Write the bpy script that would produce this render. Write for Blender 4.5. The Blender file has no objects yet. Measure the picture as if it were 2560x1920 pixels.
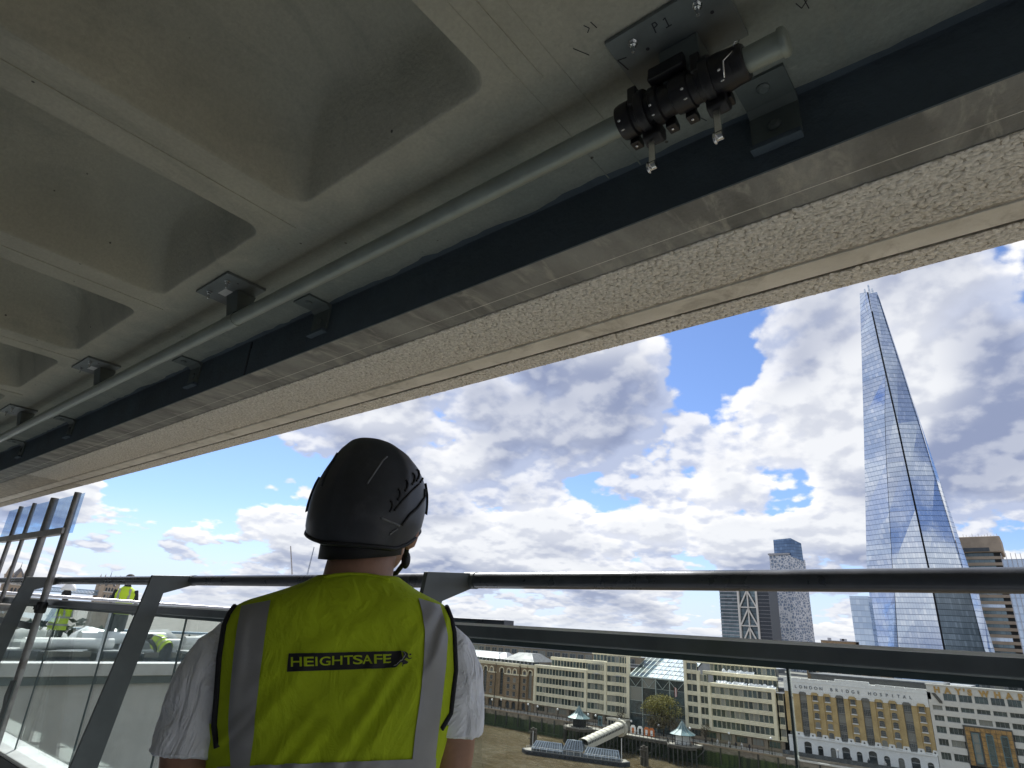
import bpy, bmesh, math, random
import numpy as np
from mathutils import Vector, Matrix, noise as mnoise

random.seed(7); RNG = np.random.default_rng(7)
SC = bpy.context.scene
COL = SC.collection
rad = math.radians

# ------------------------------------------------------------------ camera
# world: x along the terrace edge, y out over the river, z up; the eye is the origin
YAW, PIT, ROL, FPX = rad(40.3765), rad(21.847), rad(-3.6256), 1536.28
def _rot():
    cz, sz, cx, sx, cy, sy = math.cos(YAW), math.sin(YAW), math.cos(PIT), math.sin(PIT), math.cos(ROL), math.sin(ROL)
    return (np.array([[cz, -sz, 0], [sz, cz, 0], [0, 0, 1]]) @ np.array([[1, 0, 0], [0, cx, -sx], [0, sx, cx]])
            @ np.array([[cy, 0, sy], [0, 1, 0], [-sy, 0, cy]]))
RM = _rot()
def ray(x, y): return RM @ np.array([(x - 1280) / FPX, 1.0, -(y - 960) / FPX])
def at(x, y, axis, v):
    """photo pixel -> the world point where its ray meets the plane axis = v"""
    d = ray(x, y); return d * (v / d[axis])
cam = bpy.data.cameras.new('camera'); cam_o = bpy.data.objects.new('camera', cam); COL.objects.link(cam_o)
cam.sensor_width = 36; cam.lens = 36 * FPX / 2560; cam.clip_start = .05; cam.clip_end = 40000
cam_o.matrix_world = Matrix(((RM[0][0], RM[0][2], -RM[0][1], 0), (RM[1][0], RM[1][2], -RM[1][1], 0),
                             (RM[2][0], RM[2][2], -RM[2][1], 0), (0, 0, 0, 1)))
SC.camera = cam_o

# ------------------------------------------------------------------ node helper
class G:
    def __init__(s, nt): s.nt = nt; s.n = nt.nodes; s.l = nt.links; s.n.clear()
    def new(s, t, **k):
        o = s.n.new('ShaderNode' + t)
        for a, v in k.items(): setattr(o, a, v)
        return o
    def put(s, sock, v):
        if isinstance(v, bpy.types.NodeSocket): s.l.new(v, sock)
        elif v is not None:
            if hasattr(sock.default_value, '__len__') and not hasattr(v, '__len__'): v = (v,) * len(sock.default_value)
            if hasattr(v, '__len__') and len(sock.default_value) == 4 and len(v) == 3: v = (*v, 1)
            sock.default_value = v
    def m(s, op, a, b=None, c=None, clamp=False):
        o = s.new('Math', operation=op, use_clamp=clamp)
        for i, v in enumerate((a, b, c)): s.put(o.inputs[i], v)
        return o.outputs[0]
    def v(s, op, a, b=None, scale=None):
        o = s.new('VectorMath', operation=op); s.put(o.inputs[0], a); s.put(o.inputs[1], b)
        if scale is not None: s.put(o.inputs['Scale'], scale)
        return o.outputs['Value'] if op in ('DOT_PRODUCT', 'LENGTH') else o.outputs[0]
    def mix(s, f, a, b, blend='MIX'):
        o = s.new('Mix', data_type='RGBA', blend_type=blend)
        s.put(o.inputs[0], f); s.put(o.inputs[6], a); s.put(o.inputs[7], b); return o.outputs[2]
    def mr(s, x, a, b, c=0., d=1., smooth=True):
        o = s.new('MapRange', interpolation_type='SMOOTHSTEP' if smooth else 'LINEAR')
        for i, v in enumerate((x, a, b, c, d)): s.put(o.inputs[i], v)
        return o.outputs[0]
    def noise(s, vec, scale, detail=4, rough=.5, dist=0., lac=2., dim='3D'):
        o = s.new('TexNoise', noise_dimensions=dim); s.put(o.inputs['Vector'], vec)
        for k, v in (('Scale', scale), ('Detail', detail), ('Roughness', rough), ('Distortion', dist), ('Lacunarity', lac)): s.put(o.inputs[k], v)
        return o.outputs['Fac']
    def vor(s, vec, scale, detail=0, rough=.5, feature='F1', smooth=1., rnd=1., dim='3D'):
        o = s.new('TexVoronoi', feature=feature, voronoi_dimensions=dim); s.put(o.inputs['Vector'], vec); s.put(o.inputs['Scale'], scale)
        if 'Detail' in o.inputs: s.put(o.inputs['Detail'], detail); s.put(o.inputs['Roughness'], rough)
        s.put(o.inputs['Randomness'], rnd)
        if feature == 'SMOOTH_F1': s.put(o.inputs['Smoothness'], smooth)
        return o
    def sep(s, vec):
        o = s.new('SeparateXYZ'); s.put(o.inputs[0], vec); return o.outputs
    def comb(s, x, y, z):
        o = s.new('CombineXYZ')
        for i, v in enumerate((x, y, z)): s.put(o.inputs[i], v)
        return o.outputs[0]

# ------------------------------------------------------------------ sky with broken cumulus, sun
SUN_AZ, SUN_EL = rad(-58), rad(49)              # azimuth from +y, negative to -x
SUN = np.array([math.sin(SUN_AZ) * math.cos(SUN_EL), math.cos(SUN_AZ) * math.cos(SUN_EL), math.sin(SUN_EL)])
W = bpy.data.worlds.new('World'); SC.world = W; W.use_nodes = True
g = G(W.node_tree)
sky = g.new('TexSky', sky_type='NISHITA', sun_disc=False, sun_elevation=SUN_EL, sun_rotation=SUN_AZ,
            altitude=40, air_density=1.0, dust_density=.25, ozone_density=3.0)
dirv = g.v('NORMALIZE', g.new('TexCoord').outputs['Generated'])
dz = g.sep(dirv)[2]
up = g.m('MAXIMUM', dz, 0.0)
s_ = g.m('DIVIDE', 1.0, g.m('POWER', g.m('ADD', up, .15), .60))       # cells shrink and flatten towards the horizon
q = g.v('MULTIPLY', g.v('SCALE', dirv, None, s_), (1, 1, 0))
qs = SUN * np.array([1, 1, 0]) / (SUN[2] + .15) ** .60
tosun = g.v('NORMALIZE', g.v('SUBTRACT', tuple(qs), q))
def density(qq):
    base = g.noise(qq, 1.75, 9, .56, dim='2D')
    vo = g.vor(qq, 4.6, 3, .55, dim='2D')
    return g.m('MULTIPLY_ADD', vo.outputs['Distance'], -.22, g.m('ADD', base, .075))
blobs = [  # photo pixel, angular radius (deg), bias: open sky (-) or a towering head (+)
    (1730, 830, 9, -.20), (2275, 800, 5, -.20), (560, 1180, 11, -.12), (2010, 1300, 4.5, -.12),
    (1470, 1255, 3.5, -.10), (2540, 690, 4, -.15), (1830, 1060, 2.5, -.10), (300, 1150, 9, -.06),
    (1500, 1090, 15, .15), (2420, 900, 12, .12), (1980, 960, 8, .13), (800, 1150, 6, .10), (2330, 1150, 10, .10), (1200, 1350, 14, .04)]
bias = 0.0
for px, py, rr, amp in blobs:
    d = ray(px, py); d = d / np.linalg.norm(d)
    w = g.mr(g.v('DOT_PRODUCT', dirv, tuple(d)), math.cos(rad(rr)), 1.0)
    bias = g.m('MULTIPLY_ADD', w, amp, bias)
low = g.mr(dz, .30, .02)
puff = g.m('MULTIPLY', g.m('SUBTRACT', g.noise(q, 6.5, 5, .55, dim='2D'), .5), g.m('MULTIPLY', low, .42))   # small heads low down
bias = g.m('ADD', bias, puff)
d0 = g.m('MULTIPLY_ADD', low, -.022, g.m('ADD', density(q), bias))
d2 = g.m('MULTIPLY_ADD', low, -.022, g.m('ADD', density(g.v('ADD', q, g.v('SCALE', tosun, None, .035))), bias))
b0 = g.noise(q, 1.75, 3, .45, dim='2D')
b1 = g.noise(g.v('ADD', q, g.v('SCALE', tosun, None, .19)), 1.75, 3, .45, dim='2D')
cover = g.mr(d0, .262, .322)
thick = g.mr(g.m('MULTIPLY_ADD', g.m('SUBTRACT', b0, .5), .5, d0), .30, .52)
side = g.mr(g.m('SUBTRACT', b0, b1), -.13, .15)                       # the flank turned to the sun
curl = g.mr(g.m('SUBTRACT', d0, d2), -.06, .055)                      # small heads
lit = g.m('MULTIPLY_ADD', side, .66, g.m('MULTIPLY', curl, .34))
white = g.mix(g.m('MULTIPLY_ADD', curl, .6, g.m('MULTIPLY', side, .4)), (.64, .72, .95), (1.44, 1.42, 1.38))
shade = g.mix(lit, (.36, .42, .62), (1.12, 1.14, 1.18))
cl = g.mix(g.m('MULTIPLY', thick, .95), white, shade)
lp = g.mr(dz, .0, .10)                                                # the far air bleaches low cloud
cl = g.mix(g.m('MULTIPLY', g.m('SUBTRACT', 1.0, lp), .35), cl, (.80, .86, .97))
fade = g.mr(dz, -.02, .02)
skyc = g.mix(1.0, sky.outputs[0], (.98, 1.06, 1.30), 'MULTIPLY')
skyc = g.mix(g.mr(dz, .16, -.01), skyc, (6.3, 7.4, 9.2))
SKY_STR = .075
bgc = g.mix(g.m('MULTIPLY', g.m('MULTIPLY', cover, fade), .97), skyc, g.v('SCALE', cl, None, .52 / SKY_STR))
bg = g.new('Background'); g.put(bg.inputs[0], bgc); g.put(bg.inputs[1], SKY_STR)
out = g.new('OutputWorld'); g.l.new(bg.outputs[0], out.inputs[0])
W.cycles.sampling_method = 'MANUAL'; W.cycles.sample_map_resolution = 512

sl = bpy.data.lights.new('sun', 'SUN'); sl.energy = 4.8; sl.angle = rad(.53); sl.color = (1, .97, .93)
so = bpy.data.objects.new('sun', sl); COL.objects.link(so); so.location = (-60, 40, 120)
so.rotation_euler = Vector(-SUN).to_track_quat('-Z', 'Y').to_euler()

SC.view_settings.view_transform = 'Standard'; SC.view_settings.look = 'None'
SC.view_settings.exposure = 0.65; SC.view_settings.gamma = 1.0; SC.view_settings.use_curve_mapping = False
SC.cycles.use_denoising = True; SC.cycles.max_bounces = 6; SC.cycles.diffuse_bounces = 4; SC.cycles.glossy_bounces = 3; SC.cycles.transparent_max_bounces = 16
SC.cycles.sample_clamp_indirect = 6.0; SC.cycles.caustics_reflective = False; SC.cycles.caustics_refractive = False

# ------------------------------------------------------------------ mesh and object helpers
ORG = {}
class MB:
    """collects shapes, then links them as ONE mesh object"""
    def __init__(s): s.v = []; s.f = []; s.mi = []
    def add(s, vs, fs, m=0):
        o = len(s.v); s.v.extend([tuple(float(c) for c in p) for p in vs])
        s.f.extend([tuple(i + o for i in f) for f in fs]); s.mi.extend([m] * len(fs)); return s
    def box(s, x0, x1, y0, y1, z0, z1, m=0):
        x0, x1 = min(x0, x1), max(x0, x1); y0, y1 = min(y0, y1), max(y0, y1); z0, z1 = min(z0, z1), max(z0, z1)
        return s.add([(x0, y0, z0), (x1, y0, z0), (x1, y1, z0), (x0, y1, z0), (x0, y0, z1), (x1, y0, z1), (x1, y1, z1), (x0, y1, z1)],
                     [(0, 3, 2, 1), (4, 5, 6, 7), (0, 1, 5, 4), (1, 2, 6, 5), (2, 3, 7, 6), (3, 0, 4, 7)], m)
    def bar(s, a, b, w, h, m=0, upv=(0, 0, 1)):
        a, b = Vector(a), Vector(b); d = (b - a).normalized(); r = d.cross(Vector(upv))
        r = r.normalized() if r.length > 1e-5 else Vector((1, 0, 0)); u = r.cross(d)
        vs = [p + r * (i * w / 2) + u * (j * h / 2) for p in (a, b) for i, j in ((-1, -1), (1, -1), (1, 1), (-1, 1))]
        return s.add(vs, [(0, 1, 2, 3), (7, 6, 5, 4), (0, 4, 5, 1), (1, 5, 6, 2), (2, 6, 7, 3), (3, 7, 4, 0)], m)
    def prism(s, poly, lo, hi, axis=2, m=0):
        n = len(poly); put = lambda a, b, c: {0: (c, a, b), 1: (a, c, b), 2: (a, b, c)}[axis]
        vs = [put(a, b, lo) for a, b in poly] + [put(a, b, hi) for a, b in poly]
        return s.add(vs, [tuple(range(n - 1, -1, -1)), tuple(range(n, 2 * n))] + [(i, (i + 1) % n, n + (i + 1) % n, n + i) for i in range(n)], m)
    def tube(s, path, r, n=12, m=0, caps=True):
        P = [Vector(p) for p in path]; R = r if hasattr(r, '__len__') else [r] * len(P); vs = []; prev = None
        for i, p in enumerate(P):
            d = (P[min(i + 1, len(P) - 1)] - P[max(i - 1, 0)]).normalized()
            if prev is None: a = d.orthogonal().normalized()
            else: a = (prev - d * prev.dot(d)).normalized()
            prev = a; b = d.cross(a)
            vs += [p + (a * math.cos(t) + b * math.sin(t)) * R[i] for t in [2 * math.pi * k / n for k in range(n)]]
        fs = [(i * n + k, i * n + (k + 1) % n, (i + 1) * n + (k + 1) % n, (i + 1) * n + k) for i in range(len(P) - 1) for k in range(n)]
        if caps: fs += [tuple(range(n - 1, -1, -1)), tuple((len(P) - 1) * n + k for k in range(n))]
        return s.add(vs, fs, m)
    def lathe(s, prof, c=(0, 0, 0), n=16, m=0, ax='z'):
        vs = []; put = {'z': lambda a, b, h: (c[0] + a, c[1] + b, c[2] + h), 'x': lambda a, b, h: (c[0] + h, c[1] + a, c[2] + b), 'y': lambda a, b, h: (c[0] + b, c[1] + h, c[2] + a)}[ax]
        for r, h in prof: vs += [put(r * math.cos(2 * math.pi * k / n), r * math.sin(2 * math.pi * k / n), h) for k in range(n)]
        L = len(prof)
        fs = [(i * n + k, i * n + (k + 1) % n, (i + 1) * n + (k + 1) % n, (i + 1) * n + k) for i in range(L - 1) for k in range(n)]
        fs += [tuple(range(n - 1, -1, -1)), tuple((L - 1) * n + k for k in range(n))]
        return s.add(vs, fs, m)
    def ball(s, c, r, nu=12, nv=8, m=0, sc=(1, 1, 1)):
        prof = [(max(math.sin(math.pi * j / nv), .001), -math.cos(math.pi * j / nv)) for j in range(nv + 1)]
        t = MB().lathe(prof, n=nu)
        return s.add([(c[0] + p[0] * r * sc[0], c[1] + p[1] * r * sc[1], c[2] + p[2] * r * sc[2]) for p in t.v], t.f, m)
    def mesh(s, name, mats, smooth=False, org=(0, 0, 0)):
        me = bpy.data.meshes.new(name)
        me.from_pydata([(p[0] - org[0], p[1] - org[1], p[2] - org[2]) for p in s.v], [], s.f)
        for m in (mats if isinstance(mats, (list, tuple)) else [mats]): me.materials.append(m)
        me.polygons.foreach_set('material_index', s.mi)
        if smooth: me.polygons.foreach_set('use_smooth', [True] * len(me.polygons))
        me.update(); return me
    def build(s, name, mats, parent=None, smooth=False, bevel=0, seg=2, auto=None):
        org = ORG.get(parent.name, (0, 0, 0)) if parent else (0, 0, 0)
        me = s.mesh(name, mats, smooth, org)
        if bevel:
            bm = bmesh.new(); bm.from_mesh(me); bmesh.ops.remove_doubles(bm, verts=bm.verts, dist=1e-5)
            es = [e for e in bm.edges if len(e.link_faces) == 2 and e.calc_face_angle(0) > .5]
            bmesh.ops.bevel(bm, geom=es, offset=bevel, segments=seg, affect='EDGES', profile=.5); bm.to_mesh(me); bm.free()
        if auto is not None:
            me.polygons.foreach_set('use_smooth', [True] * len(me.polygons)); me.set_sharp_from_angle(angle=auto)
        return link(name, me, parent)
def link(name, me, parent=None, loc=(0, 0, 0), rotz=0, scale=None):
    o = bpy.data.objects.new(name, me); COL.objects.link(o); o.location = loc
    if rotz: o.rotation_euler.z = rotz
    if scale: o.scale = scale
    if parent: o.parent = parent; ORG[o.name] = ORG.get(parent.name, (0, 0, 0))
    return o
def place(name, me, world, parent, rotz=0, scale=None):
    """another object that shares the mesh, its origin at a world point"""
    org = ORG.get(parent.name, (0, 0, 0)) if parent else (0, 0, 0)
    return link(name, me, parent, tuple(world[i] - org[i] for i in range(3)), rotz, scale)
def tag(o, label=None, cat=None, group=None, kind=None):
    for k, v in (('label', label), ('category', cat), ('group', group), ('kind', kind)):
        if v: o[k] = v
    return o
def thing(name, loc, label, cat, group=None):
    o = bpy.data.objects.new(name, None); COL.objects.link(o); o.location = tuple(loc); o.empty_display_size = .2
    ORG[o.name] = tuple(float(c) for c in loc); return tag(o, label, cat, group)

# ------------------------------------------------------------------ materials
def mat(name, col, rough=.6, metal=0., var=.12, vs=3., bump=0., bs=40., col2=None, st=(1, 1, 1), rnd=0., spec=.5, dirt=None, obj=False):
    m = bpy.data.materials.new(name); m.use_nodes = True; g = G(m.node_tree)
    tc = g.new('TexCoord').outputs['Object'] if obj else g.new('NewGeometry').outputs['Position']
    p = g.v('MULTIPLY', tc, st)
    n = g.noise(p, vs, 5, .6)
    c2 = col2 or tuple(min(1, c * (1 + var)) for c in col); c1 = tuple(c * (1 - var) for c in col)
    c = g.mix(g.mr(n, .32, .68), c1, c2)
    if rnd:
        r = g.new('ObjectInfo').outputs['Random']
        c = g.mix(1.0, c, g.comb(*[g.mr(r, 0, 1, 1 - rnd, 1 + rnd, False)] * 3), 'MULTIPLY')
    if dirt:  # colour, amount, scale: stains with a shape of their own
        dn = g.noise(p, dirt[2], 7, .65, .6); c = g.mix(g.m('MULTIPLY', g.mr(dn, .50, .68), dirt[1]), c, dirt[0])
    b = g.new('BsdfPrincipled'); g.put(b.inputs['Base Color'], c); g.put(b.inputs['Metallic'], metal)
    g.put(b.inputs['Specular IOR Level'], spec)
    g.put(b.inputs['Roughness'], g.mr(n, .2, .8, max(.02, rough - .08), min(1, rough + .08)))
    if bump:
        bn = g.new('Bump'); g.put(bn.inputs['Strength'], bump); g.put(bn.inputs['Distance'], .02)
        g.put(bn.inputs['Height'], g.noise(tc, bs, 6, .65)); g.l.new(bn.outputs[0], b.inputs['Normal'])
    o = g.new('OutputMaterial'); g.l.new(b.outputs[0], o.inputs[0]); m['b'] = 1
    return m
def glass_mat(name, tint, refl=.10, rough=.02):
    m = bpy.data.materials.new(name); m.use_nodes = True; g = G(m.node_tree)
    t = g.new('BsdfTransparent'); g.put(t.inputs[0], tint)
    gl = g.new('BsdfGlossy'); g.put(gl.inputs['Color'], (.9, 1, .97)); g.put(gl.inputs['Roughness'], rough)
    fr = g.new('Fresnel'); g.put(fr.inputs[0], 1.5)
    smear = g.noise(g.v('MULTIPLY', g.new('NewGeometry').outputs['Position'], (3, 3, .7)), 3, 6, .6)
    df = g.new('BsdfDiffuse'); g.put(df.inputs[0], (.62, .72, .70))
    a = g.new('MixShader'); g.put(a.inputs[0], g.mr(smear, .40, .78, .0, .05)); g.l.new(t.outputs[0], a.inputs[1]); g.l.new(df.outputs[0], a.inputs[2])
    x = g.new('MixShader'); g.put(x.inputs[0], g.m('MULTIPLY', fr.outputs[0], refl * 4)); g.l.new(a.outputs[0], x.inputs[1]); g.l.new(gl.outputs[0], x.inputs[2])
    o = g.new('OutputMaterial'); g.l.new(x.outputs[0], o.inputs[0]); return m
def window_mat(name, col, refl=.5, rnd=.5):
    """far glazing: dark room behind a reflecting pane, differing from pane to pane"""
    m = bpy.data.materials.new(name); m.use_nodes = True; g = G(m.node_tree)
    r = g.new('ObjectInfo').outputs['Random']; p = g.new('NewGeometry').outputs['Position']
    n = g.noise(p, .9, 4, .6)
    c = g.mix(g.mr(g.m('ADD', g.m('MULTIPLY', r, rnd), n), .45, 1.1), col, tuple(min(1, c * 3.4) for c in col))
    c = g.mix(g.m('MULTIPLY', g.m('GREATER_THAN', r, .82), .7), c, (.30, .29, .25))      # blinds down here and there
    b = g.new('BsdfPrincipled'); g.put(b.inputs['Base Color'], c); g.put(b.inputs['Roughness'], .07); g.put(b.inputs['Specular IOR Level'], refl)
    bn = g.new('Bump'); g.put(bn.inputs['Strength'], .06); g.put(bn.inputs['Height'], g.noise(p, .6, 2)); g.l.new(bn.outputs[0], b.inputs['Normal'])
    o = g.new('OutputMaterial'); g.l.new(b.outputs[0], o.inputs[0]); return m

MAT = {}
def ceiling_mat():
    m = mat('ceiling_concrete', (.50, .495, .415), .82, var=.08, vs=2.2, bump=.30, bs=55, dirt=((.36, .365, .31), .6, 1.7)); nt = m.node_tree
    b = next(n for n in nt.nodes if n.type == 'BSDF_PRINCIPLED'); src = b.inputs['Base Color'].links[0].from_socket; g = G.__new__(G); g.nt = nt; g.n = nt.nodes; g.l = nt.links
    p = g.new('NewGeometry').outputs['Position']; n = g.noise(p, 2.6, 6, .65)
    edge = g.m('MULTIPLY_ADD', g.m('SUBTRACT', n, .5), .34, g.sep(p)[1])          # shade along the edge strip put into the colour, border broken by noise
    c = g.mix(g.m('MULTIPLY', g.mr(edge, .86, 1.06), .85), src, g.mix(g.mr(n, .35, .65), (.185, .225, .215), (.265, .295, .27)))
    v = g.new('TexVoronoi'); g.put(v.inputs['Vector'], p); g.put(v.inputs['Scale'], 9.); c = g.mix(g.mr(v.outputs['Distance'], .055, .035), c, (.10, .098, .085))   # air holes
    streak = g.noise(g.v('MULTIPLY', p, (3.2, .7, 1)), 1.3, 6, .7, .8); c = g.mix(g.m('MULTIPLY', g.mr(streak, .52, .70), .40), c, (.29, .295, .255))
    pale = g.noise(p, 3.1, 5, .7, 1.2); c = g.mix(g.m('MULTIPLY', g.mr(pale, .60, .72), .35), c, (.50, .49, .43)); fine = g.noise(p, 85, 3, .7)
    c = g.mix(1.0, c, g.comb(*[g.mr(fine, .25, .75, .92, 1.07)] * 3), 'MULTIPLY')
    g.l.new(c, b.inputs['Base Color']); return m
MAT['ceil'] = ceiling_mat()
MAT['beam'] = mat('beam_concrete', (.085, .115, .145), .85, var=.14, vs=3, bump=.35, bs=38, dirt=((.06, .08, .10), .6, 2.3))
MAT['band'] = mat('band_concrete', (.27, .275, .262), .85, var=.30, vs=3.2, bump=.6, bs=26, dirt=((.50, .49, .45), .75, 7.5), st=(1.8, .6, 1))
MAT['drip'] = mat('drip_concrete', (.86, .85, .80), .85, var=.08, vs=6, bump=.25, bs=60, dirt=((.42, .40, .36), .6, 5))
MAT['agg'] = mat('aggregate_bed', (.50, .475, .42), .9, var=.25, vs=30, bump=.6, bs=60)
MAT['stone'] = mat('pebble_stone', (.88, .85, .78), .75, var=.26, vs=70, bump=.25, bs=150, col2=(.97, .95, .90))
MAT['floor'] = mat('terrace_slab', (.56, .57, .57), .8, var=.08, vs=2, bump=.2, bs=30)
MAT['wall'] = mat('terrace_wall', (.66, .67, .67), .8, var=.1, vs=1)
MAT['galv'] = mat('galvanised_steel', (.16, .185, .19), .5, .3, var=.12, vs=14, bump=.05, bs=120)
MAT['tube'] = mat('track_tube', (.30, .345, .32), .42, .25, var=.10, vs=9, bump=.04, bs=90)
MAT['pltpaint'] = mat('painted_plate', (.115, .14, .14), .6, .1, var=.1, vs=8, bump=.1, bs=80)
MAT['black'] = mat('black_plastic', (.012, .012, .016), .42, var=.3, vs=20, bump=.08, bs=120)
MAT['chrome'] = mat('bright_steel', (.72, .73, .74), .22, 1., var=.08, vs=30)
MAT['ink'] = mat('marker_ink', (.02, .022, .03), .6, var=.1)
MAT['railpaint'] = mat('rail_paint', (.075, .085, .105), .30, .25, var=.18, vs=6, bump=.04, bs=150, dirt=((.12, .125, .135), .35, 4))
MAT['cappaint'] = mat('cap_paint', (.125, .145, .165), .34, .2, var=.15, vs=5, bump=.04, bs=150)
MAT['railhighlight'] = mat('rail_highlight', (.90, .91, .94), .35, .0, var=.08, vs=5)
MAT['railtop'] = mat('rail_steel', (.46, .47, .50), .34, .8, var=.12, vs=4, st=(.3, 3, 3))
MAT['postpaint'] = mat('post_paint', (.125, .14, .145), .5, .2, var=.12, vs=4, bump=.05, bs=140)
MAT['glass'] = glass_mat('balustrade_glass', (.93, .965, .955), .10)
MAT['gap'] = mat('silicone_joint', (.06, .09, .10), .4, var=.1)
MAT['kerb'] = mat('kerb_metal', (.62, .63, .62), .55, var=.08, vs=3)
MAT['scaff'] = mat('scaffold_tube', (.36, .35, .34), .42, .7, var=.2, vs=10, bump=.06, bs=90, dirt=((.20, .15, .11), .45, 9))

# glyph outlines and remeshing are done in a scratch scene so that the full scene is not re-evaluated each time
TMP = bpy.data.scenes.new('scratch')
def evaluated(o):
    TMP.collection.objects.link(o); vl = TMP.view_layers[0]; vl.update()
    me = bpy.data.meshes.new_from_object(o.evaluated_get(vl.depsgraph)); bpy.data.objects.remove(o); return me
GLYPH = {}
def glyph(ch, ext=0., off=.012):
    k = (ch, ext, off)
    if k not in GLYPH:
        cu = bpy.data.curves.new('t', 'FONT'); cu.body = ch; cu.size = 1; cu.extrude = ext; cu.offset = off; cu.align_x = 'CENTER' if ext else 'LEFT'
        GLYPH[k] = evaluated(bpy.data.objects.new('t', cu))
    return GLYPH[k]

# ------------------------------------------------------------------ the terrace: slab, edge beam, floor, back wall
ZC = 1.35                       # slab underside above the eye; the floor is 1.37 below it
FLOOR = -1.37
def coffer_slab():
    bm = bmesh.new(); z = ZC
    def loop(pts, zz): return [bm.verts.new((x, y, zz)) for x, y in pts]
    def rr(x0, x1, y0, y1, r, n=7):
        out = []
        for cx, cy, a0 in ((x1 - r, y1 - r, 0), (x0 + r, y1 - r, 90), (x0 + r, y0 + r, 180), (x1 - r, y0 + r, 270)):
            out += [(cx + r * math.cos(rad(a0 + 90 * k / n)), cy + r * math.sin(rad(a0 + 90 * k / n))) for k in range(n + 1)]
        return out
    def face(vs): return bm.faces.new(vs)
    YB0, YB1, n = -2.75, .985, 7
    def quad(x0, x1, y0, y1): face(loop([(x0, y0), (x0, y1), (x1, y1), (x1, y0)], z))
    prof = [(a, h * .95, r) for a, h, r in ((0, 0, .068), (.006, .010, .068), (.022, .05, .07), (.070, .19, .09), (.090, .24, .11), (.115, .28, .14), (.145, .31, .17), (.18, .332, .195), (.225, .345, .20), (.28, .351, .155), (.34, .353, .10), (.40, .354, .045))]
    for k in range(22):
        x1 = -.872 - 1.147 * k; x0 = x1 - .905; prev = None
        C = loop([(x1 + .121, YB1), (x0 - .121, YB1), (x0 - .121, YB0), (x1 + .121, YB0)], z)
        for ins, h, r in prof:
            vs = loop(rr(x0 + ins, x1 - ins, -2.6 + ins, .868 - ins, r, n), z + h)
            if prev is None:
                for c in range(4):
                    for i in range(n): face((C[c], vs[c * (n + 1) + i + 1], vs[c * (n + 1) + i]))
                    face((C[c], C[(c + 1) % 4], vs[((c + 1) % 4) * (n + 1)], vs[c * (n + 1) + n]))
            else:
                for i in range(len(vs)): f = face((prev[i], prev[(i + 1) % len(vs)], vs[(i + 1) % len(vs)], vs[i])); f.smooth = True
            prev = vs
        face(prev[::-1]).smooth = True
    xl = -.872 - 1.147 * 21 - .905 - .121
    quad(xl, 8, YB1, 1.37); quad(xl, 8, -5, YB0); quad(-.751, 8, YB0, YB1); quad(-30, xl, -5, 1.37)
    bmesh.ops.recalc_face_normals(bm, faces=bm.faces)
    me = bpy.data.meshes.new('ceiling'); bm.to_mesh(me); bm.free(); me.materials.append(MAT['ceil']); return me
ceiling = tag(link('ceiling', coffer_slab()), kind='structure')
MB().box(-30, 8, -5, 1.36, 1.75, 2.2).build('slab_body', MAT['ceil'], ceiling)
for k in range(12):                                    # formwork ridges left on the ribs
    xr = -.87 + .06 - 1.147 * k
    MB().box(xr + .055, xr + .060, -1.2, .93, ZC - .003, ZC + .01).build('formwork_ridge', MAT['ceil'], ceiling)
for xr in (-.70, -.81): MB().box(xr, xr + .004, .3, 1.365, ZC - .002, ZC + .01).build('formwork_ridge', MAT['ceil'], ceiling)

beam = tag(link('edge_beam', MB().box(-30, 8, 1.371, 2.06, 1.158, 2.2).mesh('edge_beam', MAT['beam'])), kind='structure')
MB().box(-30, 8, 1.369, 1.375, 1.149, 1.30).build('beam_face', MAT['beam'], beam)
# ragged mortar line where slab and beam meet
mb = MB(); pts = []
xs = np.arange(-12, 3, .035)
lo = [1.345 - .010 * (mnoise.noise(Vector((x * 5, 0, 0))) + .6 * mnoise.noise(Vector((x * 17, 3, 0)))) for x in xs]
hi = [.022 * (1 + .7 * mnoise.noise(Vector((x * 4, 7, 0))) + .5 * mnoise.noise(Vector((x * 15, 9, 0)))) for x in xs]
vs = []
for x, l, h in zip(xs, lo, hi): vs += [(x, 1.3685 - h, 1.3497), (x, 1.3672, 1.3475), (x, 1.3683, l - .008)]
mb.add(vs, [f for i in range(len(xs) - 1) for f in ((3 * i, 3 * i + 3, 3 * i + 4, 3 * i + 1), (3 * i + 1, 3 * i + 4, 3 * i + 5, 3 * i + 2))])
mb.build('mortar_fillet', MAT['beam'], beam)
MB().box(-30, 8, 1.3745, 1.562, 1.1495, 1.16).build('smooth_strip', MAT['band'], beam)
MB().box(-30, 8, 1.4985, 1.5005, 1.1488, 1.1494).build('shutter_line', MAT['drip'], beam)
MB().box(-3.0, -2.985, 1.3675, 1.372, 1.15, 1.34).build('crack_sealant', MAT['ink'], beam)
joints = [8, -4.155, -8.9, -13.65, -18.4, -30]
for a, b in zip(joints[1:], joints[:-1]):               # precast facing, one panel between two joints
    p = MB().box(a + .004, b - .004, 1.563, 1.852, 1.1465, 1.159).build('aggregate_panel', MAT['agg'], beam)
    MB().box(a + .003, b - .003, 1.853, 1.948, 1.1415, 1.159).build('drip_strip', MAT['drip'], beam, bevel=.003)
    MB().box(a + .004, b - .004, 1.968, 2.075, 1.1465, 2.2).build('fascia_panel', MAT['agg'], beam)
MB().box(-30, 8, 1.945, 1.97, 1.154, 1.159).build('drip_groove', MAT['ink'], beam)
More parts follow.
